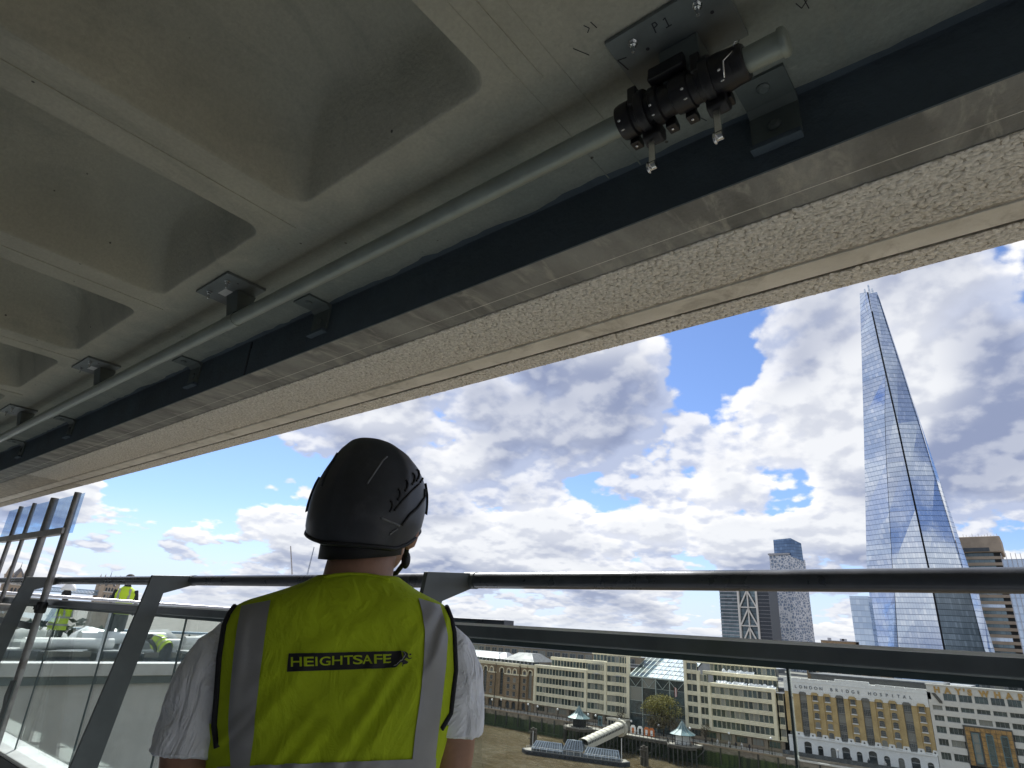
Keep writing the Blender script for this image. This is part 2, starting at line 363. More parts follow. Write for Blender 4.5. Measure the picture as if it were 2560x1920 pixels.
def pebble_shape(seed, nu=8):
    r = random.Random(seed); vs = []
    for rr_, h in ((1.0, 0), (.93, .42), (.55, .82)):
        vs += [(rr_ * (1 + .16 * r.uniform(-1, 1)) * math.cos(2 * math.pi * k / nu), rr_ * (1 + .16 * r.uniform(-1, 1)) * math.sin(2 * math.pi * k / nu), -h * (1 + .15 * r.uniform(-1, 1))) for k in range(nu)]
    vs.append((r.uniform(-.1, .1), r.uniform(-.1, .1), -.95))
    fs = [(i * nu + k, (i + 1) * nu + k, (i + 1) * nu + (k + 1) % nu, i * nu + (k + 1) % nu) for i in range(2) for k in range(nu)] + [(2 * nu + k, 3 * nu, 2 * nu + (k + 1) % nu) for k in range(nu)]
    return vs, fs
SH = [pebble_shape(s) for s in range(10)]
peb = []
for (y0, y1, x0, x1) in ((1.566, 1.850, -7.5, .75), (1.970, 2.074, -7.5, .75)):
    d = .0160
    for i in range(int((x1 - x0) / d)):
        for j in range(int((y1 - y0) / (d * .9))):
            x = x0 + (i + .5 * (j % 2)) * d + random.uniform(-.005, .005); y = y0 + .006 + j * d * .9 + random.uniform(-.003, .003)
            if y > y1 - .004 or abs(x + 4.155) < .008: continue
            peb.append((x, y, random.uniform(.0078, .0116), random.uniform(.85, 1.5), random.gauss(0, .6), random.uniform(.32, .62)))
peb.sort(key=lambda p: (p[0] - .0) ** 2 + p[1] ** 2)
pm = []
for s, (vs, fs) in enumerate(SH[:6]): pm.append(MB().add(vs, fs).mesh('pebble', MAT['stone'], True))
inview = [p for p in peb if p[0] < .16 * (p[1] / 1.7)]
near = inview[:300]; nearset = set(id(p) for p in near)
for i, p in enumerate(near):
    o = link('pebble', pm[i % 6], beam, (p[0], p[1], 1.1468), p[4], (p[2] * p[3], p[2] / p[3], p[2] * p[5]))
V, F, off = [], [], 0
for i, p in enumerate(peb):
    if id(p) in nearset: continue
    vs, fs = SH[i % 10]; a = np.array(vs) * (p[2] * p[3], p[2] / p[3], p[2] * p[5]); c, s_n = math.cos(p[4]), math.sin(p[4])
    V.append(np.stack([a[:, 0] * c - a[:, 1] * s_n + p[0], a[:, 0] * s_n + a[:, 1] * c + p[1], a[:, 2] + 1.1468], 1)); F.append([tuple(k + off for k in f) for f in fs]); off += len(a)
me = bpy.data.meshes.new('pebbles'); me.from_pydata(np.concatenate(V).tolist(), [], [f for q_ in F for f in q_]); me.materials.append(MAT['stone'])
me.polygons.foreach_set('use_smooth', [True] * len(me.polygons))
tag(link('pebble_finish', me, beam), kind='stuff')

tag(MB().box(-30, 8, -5, 2.02, FLOOR - .3, FLOOR).build('terrace_floor', MAT['floor']), kind='structure')
tag(MB().box(-30, 8, -5.3, -5, FLOOR, 2.2).build('wall', MAT['wall']), kind='structure')

# ------------------------------------------------------------------ suspended track, hangers, trolley, bent plates
TY, TZ, TR = 1.075, 1.22, .0285
trk = thing('suspended_track', (-3, TY, TZ), 'long round grey steel track hung beneath the concrete ceiling along the edge beam', 'track')
MB().tube([(-9.2, TY, TZ), (-.20, TY, TZ)], TR, 24).build('track_tube', MAT['tube'], trk, smooth=False, auto=.6)
MB().lathe([(TR + .004, -.013), (TR + .005, -.004), (TR + .003, 0), (TR - .004, .004)], (-.195, TY, TZ), 24, ax='x').build('end_cap', MAT['tube'], trk, auto=.6)
MB().lathe([(TR + .003, -.05), (TR + .003, .05)], (-2.6, TY, TZ), 24, ax='x').build('joint_sleeve', MAT['tube'], trk, auto=.6)
def hanger(xc, mark):
    h = MB().box(xc - .143, xc + .143, .933, 1.112, ZC - .0135, ZC - .0005).build('hanger_plate', MAT['galv'], trk, bevel=.0012)
    MB().prism([(1.03, ZC - .014), (1.12, ZC - .014), (1.10, TZ + .02), (1.05, TZ + .02)], xc - .05, xc + .05, 0).build('hanger_neck', MAT['pltpaint'], h, bevel=.003)
    for dx in (-.084, .078):
        MB().lathe([(.0125, -.0135), (.0125, -.0160), (.0085, -.0162), (.0085, -.0255), (.0045, -.026), (.0045, -.047)], (xc + dx, .968, ZC), 6).build('anchor_bolt', MAT['chrome'], h)
        MB().lathe([(.0045, -.0136), (.0045, -.0142)], (xc + dx + .02, 1.005, ZC), 10).build('drill_mark', MAT['ink'], h)
    if mark == 'tag': MB().box(xc - .062, xc + .008, .995, 1.03, ZC - .0145, ZC - .0136).build('paper_tag', MAT['kerb'], h)
    if mark == 'P1':
        z = ZC - .0142
        for a, b in [((-.449, .950), (-.452, .977)), ((-.449, .950), (-.441, .951)), ((-.441, .951), (-.440, .960)), ((-.440, .960), (-.450, .963)),
                     ((-.424, .957), (-.418, .954)), ((-.418, .954), (-.420, .979)), ((-.427, .979), (-.413, .979)),
                     ((-.563, .990), (-.541, .995)), ((-.563, .990), (-.555, 1.03)), ((-.296, .944), (-.288, .975)), ((-.300, .975), (-.288, .975))]:
            MB().bar((*a, z), (*b, z), .0028, .0006).build('marker_stroke', MAT['ink'], h)
hanger(-.424, 'P1'); hanger(-2.56, 'tag'); hanger(-4.2, 'tag'); hanger(-5.82, None)
for a, b in [((-.640, .905), (-.618, .945)), ((-.585, .868), (-.578, .882)), ((-.578, .882), (-.588, .890)), ((-.567, .870), (-.563, .892)), ((-.172, 1.105), (-.165, 1.125)), ((-.165, 1.125), (-.150, 1.112)), ((-.155, 1.10), (-.152, 1.135)),
             ((-.49, 1.27), (-.468, 1.315))]: MB().bar((*a, ZC - .0006), (*b, ZC - .0006), .0022, .0005).build('pencil_mark', MAT['ink'], ceiling)   # setting-out marks on the concrete

br = MB().prism([(1.245, ZC - .0005), (1.245, ZC - .010), (1.340, ZC - .010), (1.3585, ZC - .026), (1.3585, 1.222), (1.3585 + .0095, 1.222), (1.3685, ZC - .0005)], -.062, .062, 0)
brm = br.mesh('bent_plate', MAT['pltpaint'])
for xc, lab in ((-.305, 'bent grey steel plate with two bolt heads beside the black trolley'), (-2.345, 'bent grey steel plate on the edge beam nearest the tagged hanger plate'),
                (-3.605, 'bent grey steel plate on the beam between two hanger plates'), (-5.72, 'bent grey steel plate on the beam close to the far end of the track'), (-7.03, 'bent grey steel plate farthest along the edge beam')):
    t = thing('bent_plate', (xc, 1.3, ZC), lab, 'bracket', 'bent plates along the edge beam')
    place('plate', brm, (xc, 0, 0), t)
    MB().lathe([(.017, -.010), (.017, -.014), (.010, -.020)], (xc, 1.285, ZC), 12).build('bolt_head', MAT['pltpaint'], t)
    MB().lathe([(.017, -.008), (.017, -.014), (.010, -.020)], (xc, 1.3665, 1.275), 12, ax='y').build('bolt_head', MAT['pltpaint'], t)
    MB().box(xc - .064, xc + .064, 1.338, 1.3685, 1.205, 1.221).build('lower_lip', MAT['beam'], t, bevel=.002)

tr = thing('rope_trolley', (-.45, TY, TZ), 'black plastic rope access trolley with steel hooks on the grey track', 'trolley')
mb = MB()
prof = [(.030, -.150), (.043, -.148), (.046, -.135), (.046, -.112), (.040, -.108), (.040, -.098), (.048, -.095), (.048, -.075), (.041, -.072), (.041, -.058), (.047, -.055), (.047, -.036), (.039, -.033),
        (.039, -.005), (.044, -.002), (.046, .012), (.046, .040), (.041, .043), (.041, .060), (.048, .063), (.048, .078), (.040, .082), (.040, .092), (.047, .095), (.047, .118), (.044, .140), (.036, .150), (.030, .152)]
mb.lathe(prof, (-.452, TY, TZ), 22, ax='x').build('roller_body', MAT['black'], tr, auto=.7)
for dx, hz in ((-.080, 0), (.085, 0)):
    xh = -.452 + dx
    MB().lathe([(.052, -.011), (.054, -.008), (.054, .008), (.052, .011)], (xh, TY, TZ), 22, ax='x').build('clamp_ring', MAT['black'], tr, auto=.7)
    MB().prism([(TY + .01, TZ - .03), (TY + .052, TZ - .030), (TY + .056, TZ - .062), (TY + .04, TZ - .078), (TY + .012, TZ - .07)], xh - .02, xh + .028, 0).build('hook_housing', MAT['black'], tr, bevel=.005)
    hk = MB().bar((xh, TY + .026, TZ - .05), (xh, TY + .026, TZ - .150), .017, .006, upv=(0, 1, 0)).build('hook_bar', MAT['chrome'], tr, bevel=.0015)
    MB().lathe([(.011, -.010), (.011, .010)], (xh, TY + .026, TZ - .150), 12, ax='x').build('shackle', MAT['chrome'], hk, auto=.6)
    MB().tube([(xh - .006, TY + .020 + .010 * math.cos(a), TZ - .158 + .012 * math.sin(a)) for a in [k * .6 for k in range(10)]], .0035, 8).build('shackle_ring', MAT['chrome'], hk, smooth=True)
    for ddx, ddy, ddz in ((.012, .052, -.045), (-.01, .050, -.060)):
        MB().ball((xh + ddx, TY + ddy, TZ + ddz), .0048, 8, 6, sc=(1, .5, 1)).build('screw_head', MAT['chrome'], tr, smooth=True)
for xs_ in (-.136, -.052, .030, .118):
    for an, ra in ((-1.15, .045), (-.62, .046)):
        MB().ball((-.452 + xs_, TY - math.cos(an) * ra * .98, TZ + math.sin(an) * ra), .0040 if an < -1 else .0050, 8, 6, sc=(1.5 if an < -1 else 1, .7, .7)).build('screw_head', MAT['chrome'], tr, smooth=True)
for xs_ in (-.128, -.03, .022, .108):                     # split-housing lugs with their cap screws
    MB().prism([(TY + .030, TZ - .020), (TY + .058, TZ - .034), (TY + .058, TZ - .050), (TY + .026, TZ - .052)], -.452 + xs_ - .013, -.452 + xs_ + .013, 0).build('housing_lug', MAT['black'], tr, bevel=.003)
    MB().ball((-.452 + xs_, TY + .040, TZ - .053), .0042, 8, 6, sc=(1, 1, .6)).build('screw_head', MAT['chrome'], tr, smooth=True)
for xs_ in (-.095, .068): MB().box(-.452 + xs_ - .012, -.452 + xs_ + .012, TY - .05, TY - .02, TZ - .005, TZ + .05).build('guide_arm', MAT['black'], tr, bevel=.004)
MB().prism([(TY - .058, TZ + .03), (TY - .03, TZ + .03), (TY - .03, TZ + .075), (TY - .05, TZ + .075)], -.50, -.41, 0).build('upper_bracket', MAT['black'], tr, bevel=.003)
MB().box(-.49, -.42, TY - .045, TY + .02, TZ + .035, TZ + .082).build('upper_block', MAT['black'], tr, bevel=.006)
MB().tube([(-.300, TY - .035, TZ + .012), (-.292, TY - .046, TZ + .020), (-.282, TY - .040, TZ + .026), (-.288, TY - .03, TZ + .03), (-.300, TY - .042, TZ + .0), (-.318, TY - .052, TZ - .025), (-.325, TY - .03, TZ - .05)], .0018, 6).build('safety_wire', MAT['chrome'], tr, smooth=True)
MB().lathe([(.041, -.012), (.043, -.008), (.043, .03), (.038, .036)], (-.318, TY, TZ), 20, ax='x').build('end_collar', MAT['black'], tr, auto=.7)

# ------------------------------------------------------------------ balustrade
bal = thing('glass_balustrade', (-2, 1.85, FLOOR), 'glass balustrade with dark round handrail, raking posts and steel cap rail', 'balustrade')
HY, HZ, HR = 1.9, .178, .030
MB().tube([(-20, HY, HZ), (4, HY, HZ)], HR, 24).build('handrail', MAT['railpaint'], bal, auto=.6)
MB().box(-20, 4, 1.826, 1.888, -.034, .0185).build('cap_rail', MAT['cappaint'], bal, bevel=.008, seg=4)
MB().box(-20, 4, 1.8225, 1.8255, .0095, .0185).build('cap_highlight', MAT['railhighlight'], bal, bevel=.001)  # added pale strip: highlight of the cap's top edge put into shape and colour
MB().box(-20, 4, 1.842, 1.872, -.050, -.0345).build('glazing_channel', MAT['gap'], bal)
for xp in (-16.46, -14.04, -11.61, -9.18, -6.75, -4.184, -1.765, .655, 3.075):
    poly = [(1.405, FLOOR), (1.565, FLOOR), (1.738, .088), (1.899, HZ - .030), (1.899, HZ + .028), (1.648, HZ + .008)]
    MB().prism(poly, xp - .011, xp + .011, 0).build('post', MAT['postpaint'], bal, bevel=.002)
    MB().lathe([(HR + .0025, -.03), (HR + .0025, .03)], (xp, HY, HZ), 24, ax='x').build('rail_collar', MAT['postpaint'], bal, auto=.6)
gy = 1.857; gx = -.571 * gy / 1.9; pitch = 1.19 * gy / 1.9
for k in range(-3, 16):
    x1 = gx - pitch * k; x0 = x1 - pitch
    MB().box(x0 + .005, x1 - .005, gy - .006, gy + .006, -1.08, -.046).build('glass_panel', MAT['glass'], bal)
    MB().box(x0 - .003, x0 + .003, gy - .0055, gy + .0055, -1.08, -.046).build('panel_joint', MAT['gap'], bal)
MB().box(-20, 4, 1.76, 2.0, FLOOR + .001, -1.075).build('kerb', MAT['kerb'], bal, bevel=.008)
MB().box(-20, 4, 1.752, 1.759, FLOOR + .001, -1.10).build('kerb_trim', MAT['ink'], bal)
chan = thing('steel_channel', (-1.75, 1.93, .0), 'short dark steel channel lying along the cap rail behind the worker', 'channel')
MB().box(-1.95, -1.585, 1.905, 1.965, .008, .036).build('web', MAT['railpaint'], chan, bevel=.002)
MB().box(-1.90, -1.72, 1.898, 1.9035, .020, .026).build('slot', MAT['gap'], chan)

# ------------------------------------------------------------------ access frame at the far left
LY = 1.77
def L_(x, y): p = at(x, y, 1, LY); return (p[0], p[1], p[2])
fr = thing('access_frame', L_(60, 1700), 'grey scaffold tube access frame standing before the balustrade', 'frame')
top = L_(193, 1232)[2]
def vtube(px, py, z0, z1, r, nm='upright'):
    p = L_(px, py); return MB().tube([(p[0], LY, z0), (p[0], LY, z1)], r, 14).build(nm, MAT['scaff'], fr, auto=.6), p[0]
t1, x1_ = vtube(112, 1490, L_(38, 1715)[2], top, .028)
_, x3_ = vtube(38, 1400, -.55, top, .019); _, x4_ = vtube(10, 1390, FLOOR, top, .021)
p2 = L_(62, 1470); xb = L_(0, 1535)[0]
MB().tube([(p2[0], LY, top), (p2[0], LY, .16), (p2[0] - .02, LY, .05), (p2[0] - .08, LY, -.04), (p2[0] - .18, LY, -.075), (p2[0] - .6, LY, -.075)], .034, 14).build('bent_upright', MAT['scaff'], fr, auto=.6)
zt = L_(150, 1330)[2]
MB().bar((x4_ - .3, LY - .01, zt), (x1_ + .02, LY - .01, zt), .06, .055).build('rung', MAT['scaff'], fr, bevel=.004)
zb = L_(60, 1562)[2]
MB().bar((x4_ - .4, LY - .02, zb + .03), (x1_ - .03, LY - .02, zb), .04, .05).build('rung', MAT['galv'], fr, bevel=.004)
for xx, zz in ((x1_, L_(0, 1496)[2] - .05), (x4_, .0)):
    MB().lathe([(.036, -.045), (.042, -.035), (.042, .035), (.036, .045)], (xx, LY, zz), 14).build('tube_clamp', MAT['black'], fr, auto=.7)
    MB().box(xx - .02, xx + .055, LY - .05, LY - .03, zz - .02, zz + .02).build('clamp_bolt', MAT['black'], fr, bevel=.004)
zh = L_(38, 1712)[2]; xh = x1_ - .01
hp = MB().prism([(xh - .05, zh + .03), (xh + .075, zh + .04), (xh + .055, zh - .13), (xh + .05, zh - .42), (xh - .045, zh - .42), (xh - .05, zh - .16), (xh - .085, zh - .09)], LY - .03, LY - .018, 1).build('hinge_plate', MAT['pltpaint'], fr, bevel=.002)
for dz_ in (-.02, -.085): MB().box(xh - .015, xh + .02, LY - .032, LY - .0302, zh + dz_ - .022, zh + dz_ + .022).build('slot', MAT['gap'], hp)
MB().tube([(xh, LY, zh), (xh, LY, FLOOR)], .028, 14).build('upright', MAT['scaff'], fr, auto=.6)
sheet = tag(MB().box(x4_ - .6, x1_ + .06, LY + .035, LY + .038, zt - .01, top).build('clear_sheet', glass_mat('clear_sheet', (.72, .82, .95), .06, .25)), 'clear plastic sheet hung above the rung of the access frame', 'sheet')

# ------------------------------------------------------------------ the worker seen from behind
from mathutils.bvhtree import BVHTree
_d = ray(870, 1560); VV = Vector((_d[0], _d[1], 0)).normalized(); UU = Vector((VV.y, -VV.x, 0))
PD = 1.35; PS = PD / 1.2; PC = VV * PD
def W_(u, w, v=0):                     # worker's own frame (built at 1.2 m scale): right, up, away from the camera
    p = PC + UU * (u * PS) + VV * (v * PS); return (p.x, p.y, w * PS)
def lerp_tab(tab, w):
    if w >= tab[0][0]: return tab[0][1:]
    for a, b in zip(tab, tab[1:]):
        if w >= b[0]:
            t = (a[0] - w) / (a[0] - b[0]); return tuple(p + (q - p) * t for p, q in zip(a[1:], b[1:]))
    return tab[-1][1:]
TORSO = [(.088, -.046, .058, .050), (.076, -.056, .066, .058), (.063, -.078, .086, .072), (.051, -.106, .106, .083), (.041, -.134, .128, .091), (.031, -.164, .150, .098),
         (.018, -.187, .168, .103), (0, -.197, .181, .107), (-.04, -.203, .191, .112), (-.09, -.199, .195, .114), (-.14, -.191, .191, .113), (-.18, -.180, .182, .112),
         (-.22, -.170, .174, .112), (-.30, -.158, .160, .108), (-.40, -.152, .154, .105), (-.47, -.158, .160, .108), (-.52, -.162, .164, .110)]
def folds(u, w):
    f = 0
    for u0, w0, ang, s, amp, ln in ((-.06, -.17, 56, .011, .0045, .09), (-.02, -.16, 54, .010, .006, .10), (.035, -.15, 58, .012, .007, .11), (.085, -.13, 60, .010, .0055, .09),
                                    (.12, -.10, 64, .009, .004, .07), (-.10, -.13, 52, .012, .004, .07), (.0, -.02, 30, .016, .002, .10), (-.15, -.16, 48, .008, .005, .05), (.155, -.03, 75, .010, .004, .08), (-.155, -.04, 95, .010, .003, .07)):
        a = rad(ang); du, dw = u - u0, w - w0; al = du * math.cos(a) + dw * math.sin(a); ac = -du * math.sin(a) + dw * math.cos(a)
        amp *= 1.5; s *= .8
        f += amp * math.exp(-(ac / s) ** 2 - (al / ln) ** 2) - .45 * amp * math.exp(-((ac - 1.9 * s) / s) ** 2 - (al / ln) ** 2)
    return f + .0022 * mnoise.noise(Vector((u * 22, w * 14, 1))) + .0012 * mnoise.noise(Vector((u * 50, w * 40, 5)))
def torso_grid(scale, grow, w0, w1, nr, nt, n=2.7, fold=True, tilt=.055):
    vs, fs = [], []
    for i in range(nr):
        w = w0 + (w1 - w0) * i / (nr - 1); uL, uR, hd = lerp_tab(TORSO, w); uc, hw = (uL + uR) / 2, (uR - uL) / 2
        for k in range(nt):
            t = 2 * math.pi * k / nt; c, s = math.cos(t), math.sin(t)
            u = uc + (hw * scale + grow) * math.copysign(abs(c) ** (2 / n), c); v = (hd * scale + grow) * math.copysign(abs(s) ** (2 / n), s)
            if fold and v < 0: v -= folds(u, w) * min(1, -v / .03)
            if fold: u += .0025 * mnoise.noise(Vector((v * 25, w * 18, 9)))
            vs.append(W_(u, w + u * tilt, v + .012 * max(0, w + .02) * 8))
    for i in range(nr - 1):
        for k in range(nt): fs.append((i * nt + k, (i + 1) * nt + k, (i + 1) * nt + (k + 1) % nt, i * nt + (k + 1) % nt))
    fs += [tuple(range(nt)), tuple((nr - 1) * nt + k for k in range(nt - 1, -1, -1))]
    return vs, fs
def remeshed(mb, name, m, vox, smooth=6):
    """one continuous surface grown from overlapping shapes"""
    o = bpy.data.objects.new('tmp', mb.mesh(name, m))
    r = o.modifiers.new('r', 'REMESH'); r.mode = 'VOXEL'; r.voxel_size = vox
    s = o.modifiers.new('s', 'SMOOTH'); s.iterations = smooth; s.factor = .5
    out = evaluated(o); out.name = name; out.materials.clear(); out.materials.append(m)
    out.polygons.foreach_set('use_smooth', [True] * len(out.polygons)); return out
def limb(pts, n=18): 
    mb = MB(); mb.tube([W_(*p[:3]) for p in pts], [p[3] * PS for p in pts], n); return mb
def merge(*mbs):
    o = MB()
    for m in mbs: o.add(m.v, m.f)
    return o
def cloth_mat(name, col, var, bs, rough=.85, crease=.5):
    m = mat(name, col, rough, var=var, vs=9, bump=.12, bs=bs, spec=.25); nt = m.node_tree      # weave plus small slack creases
    b = next(n for n in nt.nodes if n.type == 'BSDF_PRINCIPLED'); old = b.inputs['Normal'].links[0].from_socket; g = G.__new__(G); g.nt = nt; g.n = nt.nodes; g.l = nt.links
    p = g.v('MULTIPLY', g.new('NewGeometry').outputs['Position'], (1, 1, .55)); r = g.m('ABSOLUTE', g.m('SUBTRACT', g.noise(p, 17, 4, .55, .9), .5))
    bn = g.new('Bump'); g.put(bn.inputs['Strength'], crease); g.put(bn.inputs['Distance'], .012); g.put(bn.inputs['Height'], g.mr(r, .0, .16)); g.l.new(old, bn.inputs['Normal']); g.l.new(bn.outputs[0], b.inputs['Normal'])
    return m
MAT['skin'] = mat('skin', (.36, .195, .13), .5, var=.12, vs=25, bump=.05, bs=160, dirt=((.24, .12, .08), .3, 14))
MAT['hivis'] = cloth_mat('hivis_cloth', (.44, .56, .020), .07, 260, .85, .22)
MAT['tape'] = mat('reflective_tape', (.33, .33, .335), .5, .25, var=.07, vs=14, bump=.05, bs=300)
MAT['bind'] = mat('binding', (.012, .012, .018), .8, var=.2, bump=.1, bs=200)
MAT['shirt'] = cloth_mat('white_cotton', (.88, .90, .95), .03, 220)
MAT['helmet'] = mat('helmet_shell', (.040, .044, .054), .46, var=.25, vs=8, bump=.03, bs=140, dirt=((.075, .078, .085), .5, 14))
MAT['rib'] = mat('helmet_rib_highlight', (.16, .165, .175), .5, var=.2, vs=20)  # lighter grey puts the highlights of the moulded ribs into colour
MAT['strap'] = mat('strap_web', (.010, .010, .013), .65, var=.2, bump=.15, bs=300)
MAT['print'] = mat('print_black', (.006, .006, .010), .6, var=.2, vs=30)
MAT['trouser'] = cloth_mat('dark_trousers', (.028, .030, .036), .15, 120)
MAT['hair'] = mat('short_hair', (.015, .011, .009), .8, var=.3, vs=90, bump=.5, bs=300)

wk = thing('person', (PC.x, PC.y, FLOOR), 'person in black helmet, yellow vest and white shirt seen from behind at the railing', 'person')
# body: torso, neck, head, arms, hands, legs as one surface
HT = rad(-24)                                                        # head turned to the right
def Hd(x, y, z): return (.016 + x * math.cos(HT) - y * math.sin(HT), z, x * math.sin(HT) + y * math.cos(HT) + .012)
def hball(x, y, z, r, sc=(1, 1, 1)):
    return MB().ball(W_(*Hd(x, y, z)), r * PS, 16, 12, sc=sc)
v_, f_ = torso_grid(.90, 0, .06, -.52, 34, 40, 2.4, False); parts = [MB().add(v_, f_)]
parts.append(limb([(.004, .04, .0, .064), (.006, .085, .004, .062), (.010, .125, .010, .060), (.014, .16, .016, .060)]))
parts += [hball(0, -.012, .215, .082, (1, 1, 1.12)), hball(0, .03, .20, .076, (1, 1, 1.2)), hball(0, .055, .135, .050, (1, 1, 1)), hball(0, .075, .118, .030),
          hball(0, .112, .185, .016, (1, 1, 1.4)), hball(0, .100, .215, .014), hball(.035, .088, .165, .026), hball(-.035, .088, .165, .026), hball(0, .100, .148, .018),
          hball(.078, .0, .158, .022, (.6, 1, 1.5)), hball(-.074, .0, .180, .020, (.6, 1, 1.5))]
ARMS = {1: [(.140, -.035, 0, .034), (.182, -.075, .0, .040), (.200, -.13, .0, .044), (.203, -.20, .004, .040), (.200, -.27, .01, .036), (.198, -.33, .03, .035), (.19, -.42, .07, .029), (.182, -.49, .10, .023)],
        -1: [(-.145, -.05, 0, .034), (-.186, -.085, -.004, .043), (-.210, -.13, -.006, .047), (-.212, -.20, -.004, .043), (-.208, -.27, .0, .038), (-.206, -.33, .02, .036), (-.198, -.42, .06, .030), (-.190, -.49, .09, .024)]}
for s, a in ARMS.items():
    parts.append(limb(a)); hx, hw_, hv = a[-1][:3]
    parts.append(limb([(hx, hw_, hv, .026), (hx - .004 * s, hw_ - .035, hv + .012, .031), (hx - .006 * s, hw_ - .070, hv + .018, .028)]))
    for k, (dv, ln) in enumerate(((.026, .055), (.010, .064), (-.007, .060), (-.023, .048))):
        b = (hx - .006 * s, hw_ - .072, hv + .016 + dv)
        parts.append(limb([(*b, .0095), (b[0] - .004 * s, b[1] - ln * .45, b[2] + .004, .0085), (b[0] - .016 * s, b[1] - ln * .8, b[2] + .006, .0078), (b[0] - .028 * s, b[1] - ln * .98, b[2] + .006, .0065)], 10))
    parts.append(limb([(hx - .005 * s, hw_ - .02, hv + .032, .013), (hx - .012 * s, hw_ - .05, hv + .056, .011), (hx - .018 * s, hw_ - .078, hv + .062, .0085)], 10))
for s in (-1, 1):
    parts.append(limb([(.08 * s, -.50, 0, .088), (.085 * s, -.62, 0, .078), (.088 * s, -.80, .012, .056), (.09 * s, -.95, .0, .052), (.092 * s, -1.12, -.01, .036), (.092 * s, -1.17, .0, .038)]))
body = remeshed(merge(*parts), 'body', MAT['skin'], .0075, 5)
for v in body.vertices: v.co -= Vector(ORG[wk.name])
link('body', body, wk)
# trousers and boots
tp = []
for s in (-1, 1): tp.append(limb([(.075 * s, -.43, 0, .098), (.080 * s, -.52, 0, .102), (.088 * s, -.66, 0, .088), (.090 * s, -.82, .012, .068), (.092 * s, -.98, 0, .066), (.094 * s, -1.16, 0, .062)]))
v_, f_ = torso_grid(1.0, .006, -.38, -.52, 8, 40, 2.4, False); tp.append(MB().add(v_, f_))
tm = remeshed(merge(*tp), 'trousers', MAT['trouser'], .011, 6)
for v in tm.vertices: v.co -= Vector(ORG[wk.name])
link('trousers', tm, wk)
for s in (-1, 1):
    b = merge(limb([(.094 * s, -1.13, 0, .050), (.094 * s, -1.185, .0, .048)]), limb([(.094 * s, -1.185, -.04, .036), (.095 * s, -1.188, .03, .036), (.098 * s, -1.192, .12, .030), (.10 * s, -1.196, .165, .022)]))
    bt = remeshed(b, 'boot', MAT['black'], .009, 4)
    zmin = min(v.co.z for v in bt.vertices)
    for v in bt.vertices: v.co.z = max(v.co.z, FLOOR) if v.co.z < FLOOR + .01 else v.co.z; v.co -= Vector(ORG[wk.name])
    link('boot', bt, wk)
# shirt: trunk and two sleeves with hems
v_, f_ = torso_grid(.985, .0, .070, -.44, 34, 56, 2.6, False)
sl_l = limb([(-.120, -.03, 0, .040), (-.158, -.040, -.002, .050), (-.184, -.070, -.004, .059), (-.199, -.115, -.008, .0625), (-.207, -.165, -.010, .0620), (-.208, -.205, -.010, .0595)], 26)
sl_r = limb([(.110, -.02, 0, .040), (.146, -.024, 0, .046), (.176, -.048, 0, .054), (.193, -.085, 0, .0575), (.197, -.13, 0, .057), (.197, -.172, 0, .055)], 26)
sm = remeshed(merge(MB().add(v_, f_), sl_l, sl_r), 'shirt', MAT['shirt'], .0065, 4)
_nrm = [v.normal.copy() for v in sm.vertices]
for v, nv in zip(sm.vertices, _nrm):
    p = v.co; k = .0050 * mnoise.noise(Vector((p.x * 13, p.y * 13, p.z * 9))) + .0060 * (.32 - abs(mnoise.noise(Vector((p.x * 22 + p.z * 9, p.y * 22, p.z * 13 - p.x * 14))))) + .0016 * mnoise.noise(Vector((p.x * 50, p.y * 50, p.z * 40)))
    v.co = v.co + nv * (k * (1.6 if abs((v.co - PC).dot(UU)) > .2 else .5)) - Vector(ORG[wk.name])
shirt = link('shirt', sm, wk)
for s, c in ((-1, (-.208, -.200, -.010, .0580)), (1, (.197, -.167, 0, .0530))):
    ring = [W_(c[0] + c[3] * math.cos(t), c[1], c[2] + c[3] * math.sin(t)) for t in [2 * math.pi * k / 40 for k in range(41)]]
    MB().tube(ring, .0028, 8).build('sleeve_hem', MAT['shirt'], shirt, smooth=True)
# vest
v_, f_ = torso_grid(1.0, .009, .074, -.44, 150, 150)
LB = [(588, 1512), (560, 1562), (548, 1640), (541, 1740), (534, 1812)]; RB_ = [(1118, 1517), (1136, 1580), (1140, 1676), (1127, 1783), (1100, 1830)]
def px_of(p):
    c = RM.T @ np.array(p); return 1280 + FPX * c[0] / c[1], 960 - FPX * c[2] / c[1]
def edge_at(P, y):
    for a, b in zip(P, P[1:]):
        if y <= b[1]: return a[0] + (b[0] - a[0]) * (y - a[1]) / (b[1] - a[1]) if y >= a[1] else None
    return None
def keep(f):                                           # armholes: the cloth stops at the bound edge
    c = sum((Vector(v_[i]) for i in f), Vector()) / len(f); x, y = px_of(c); l, r = edge_at(LB, y), edge_at(RB_, y)
    return l is None or r is None or l - 3 < x < r + 3
f_ = [f for f in f_ if len(f) != 4 or keep(f)]
vmb = MB().add(v_, f_); vest = vmb.build('vest', MAT['hivis'], wk, smooth=True)
vb = BVHTree.FromPolygons([Vector(p) for p in vmb.v], vmb.f)
def hit(bvh, x, y, off=.0016):
    d = Vector(ray(x, y)).normalized(); loc, nor, _, _ = bvh.ray_cast(Vector((0, 0, 0)), d)
    if loc is None: return None
    if nor.dot(d) > 0: nor = -nor
    return loc + nor * off
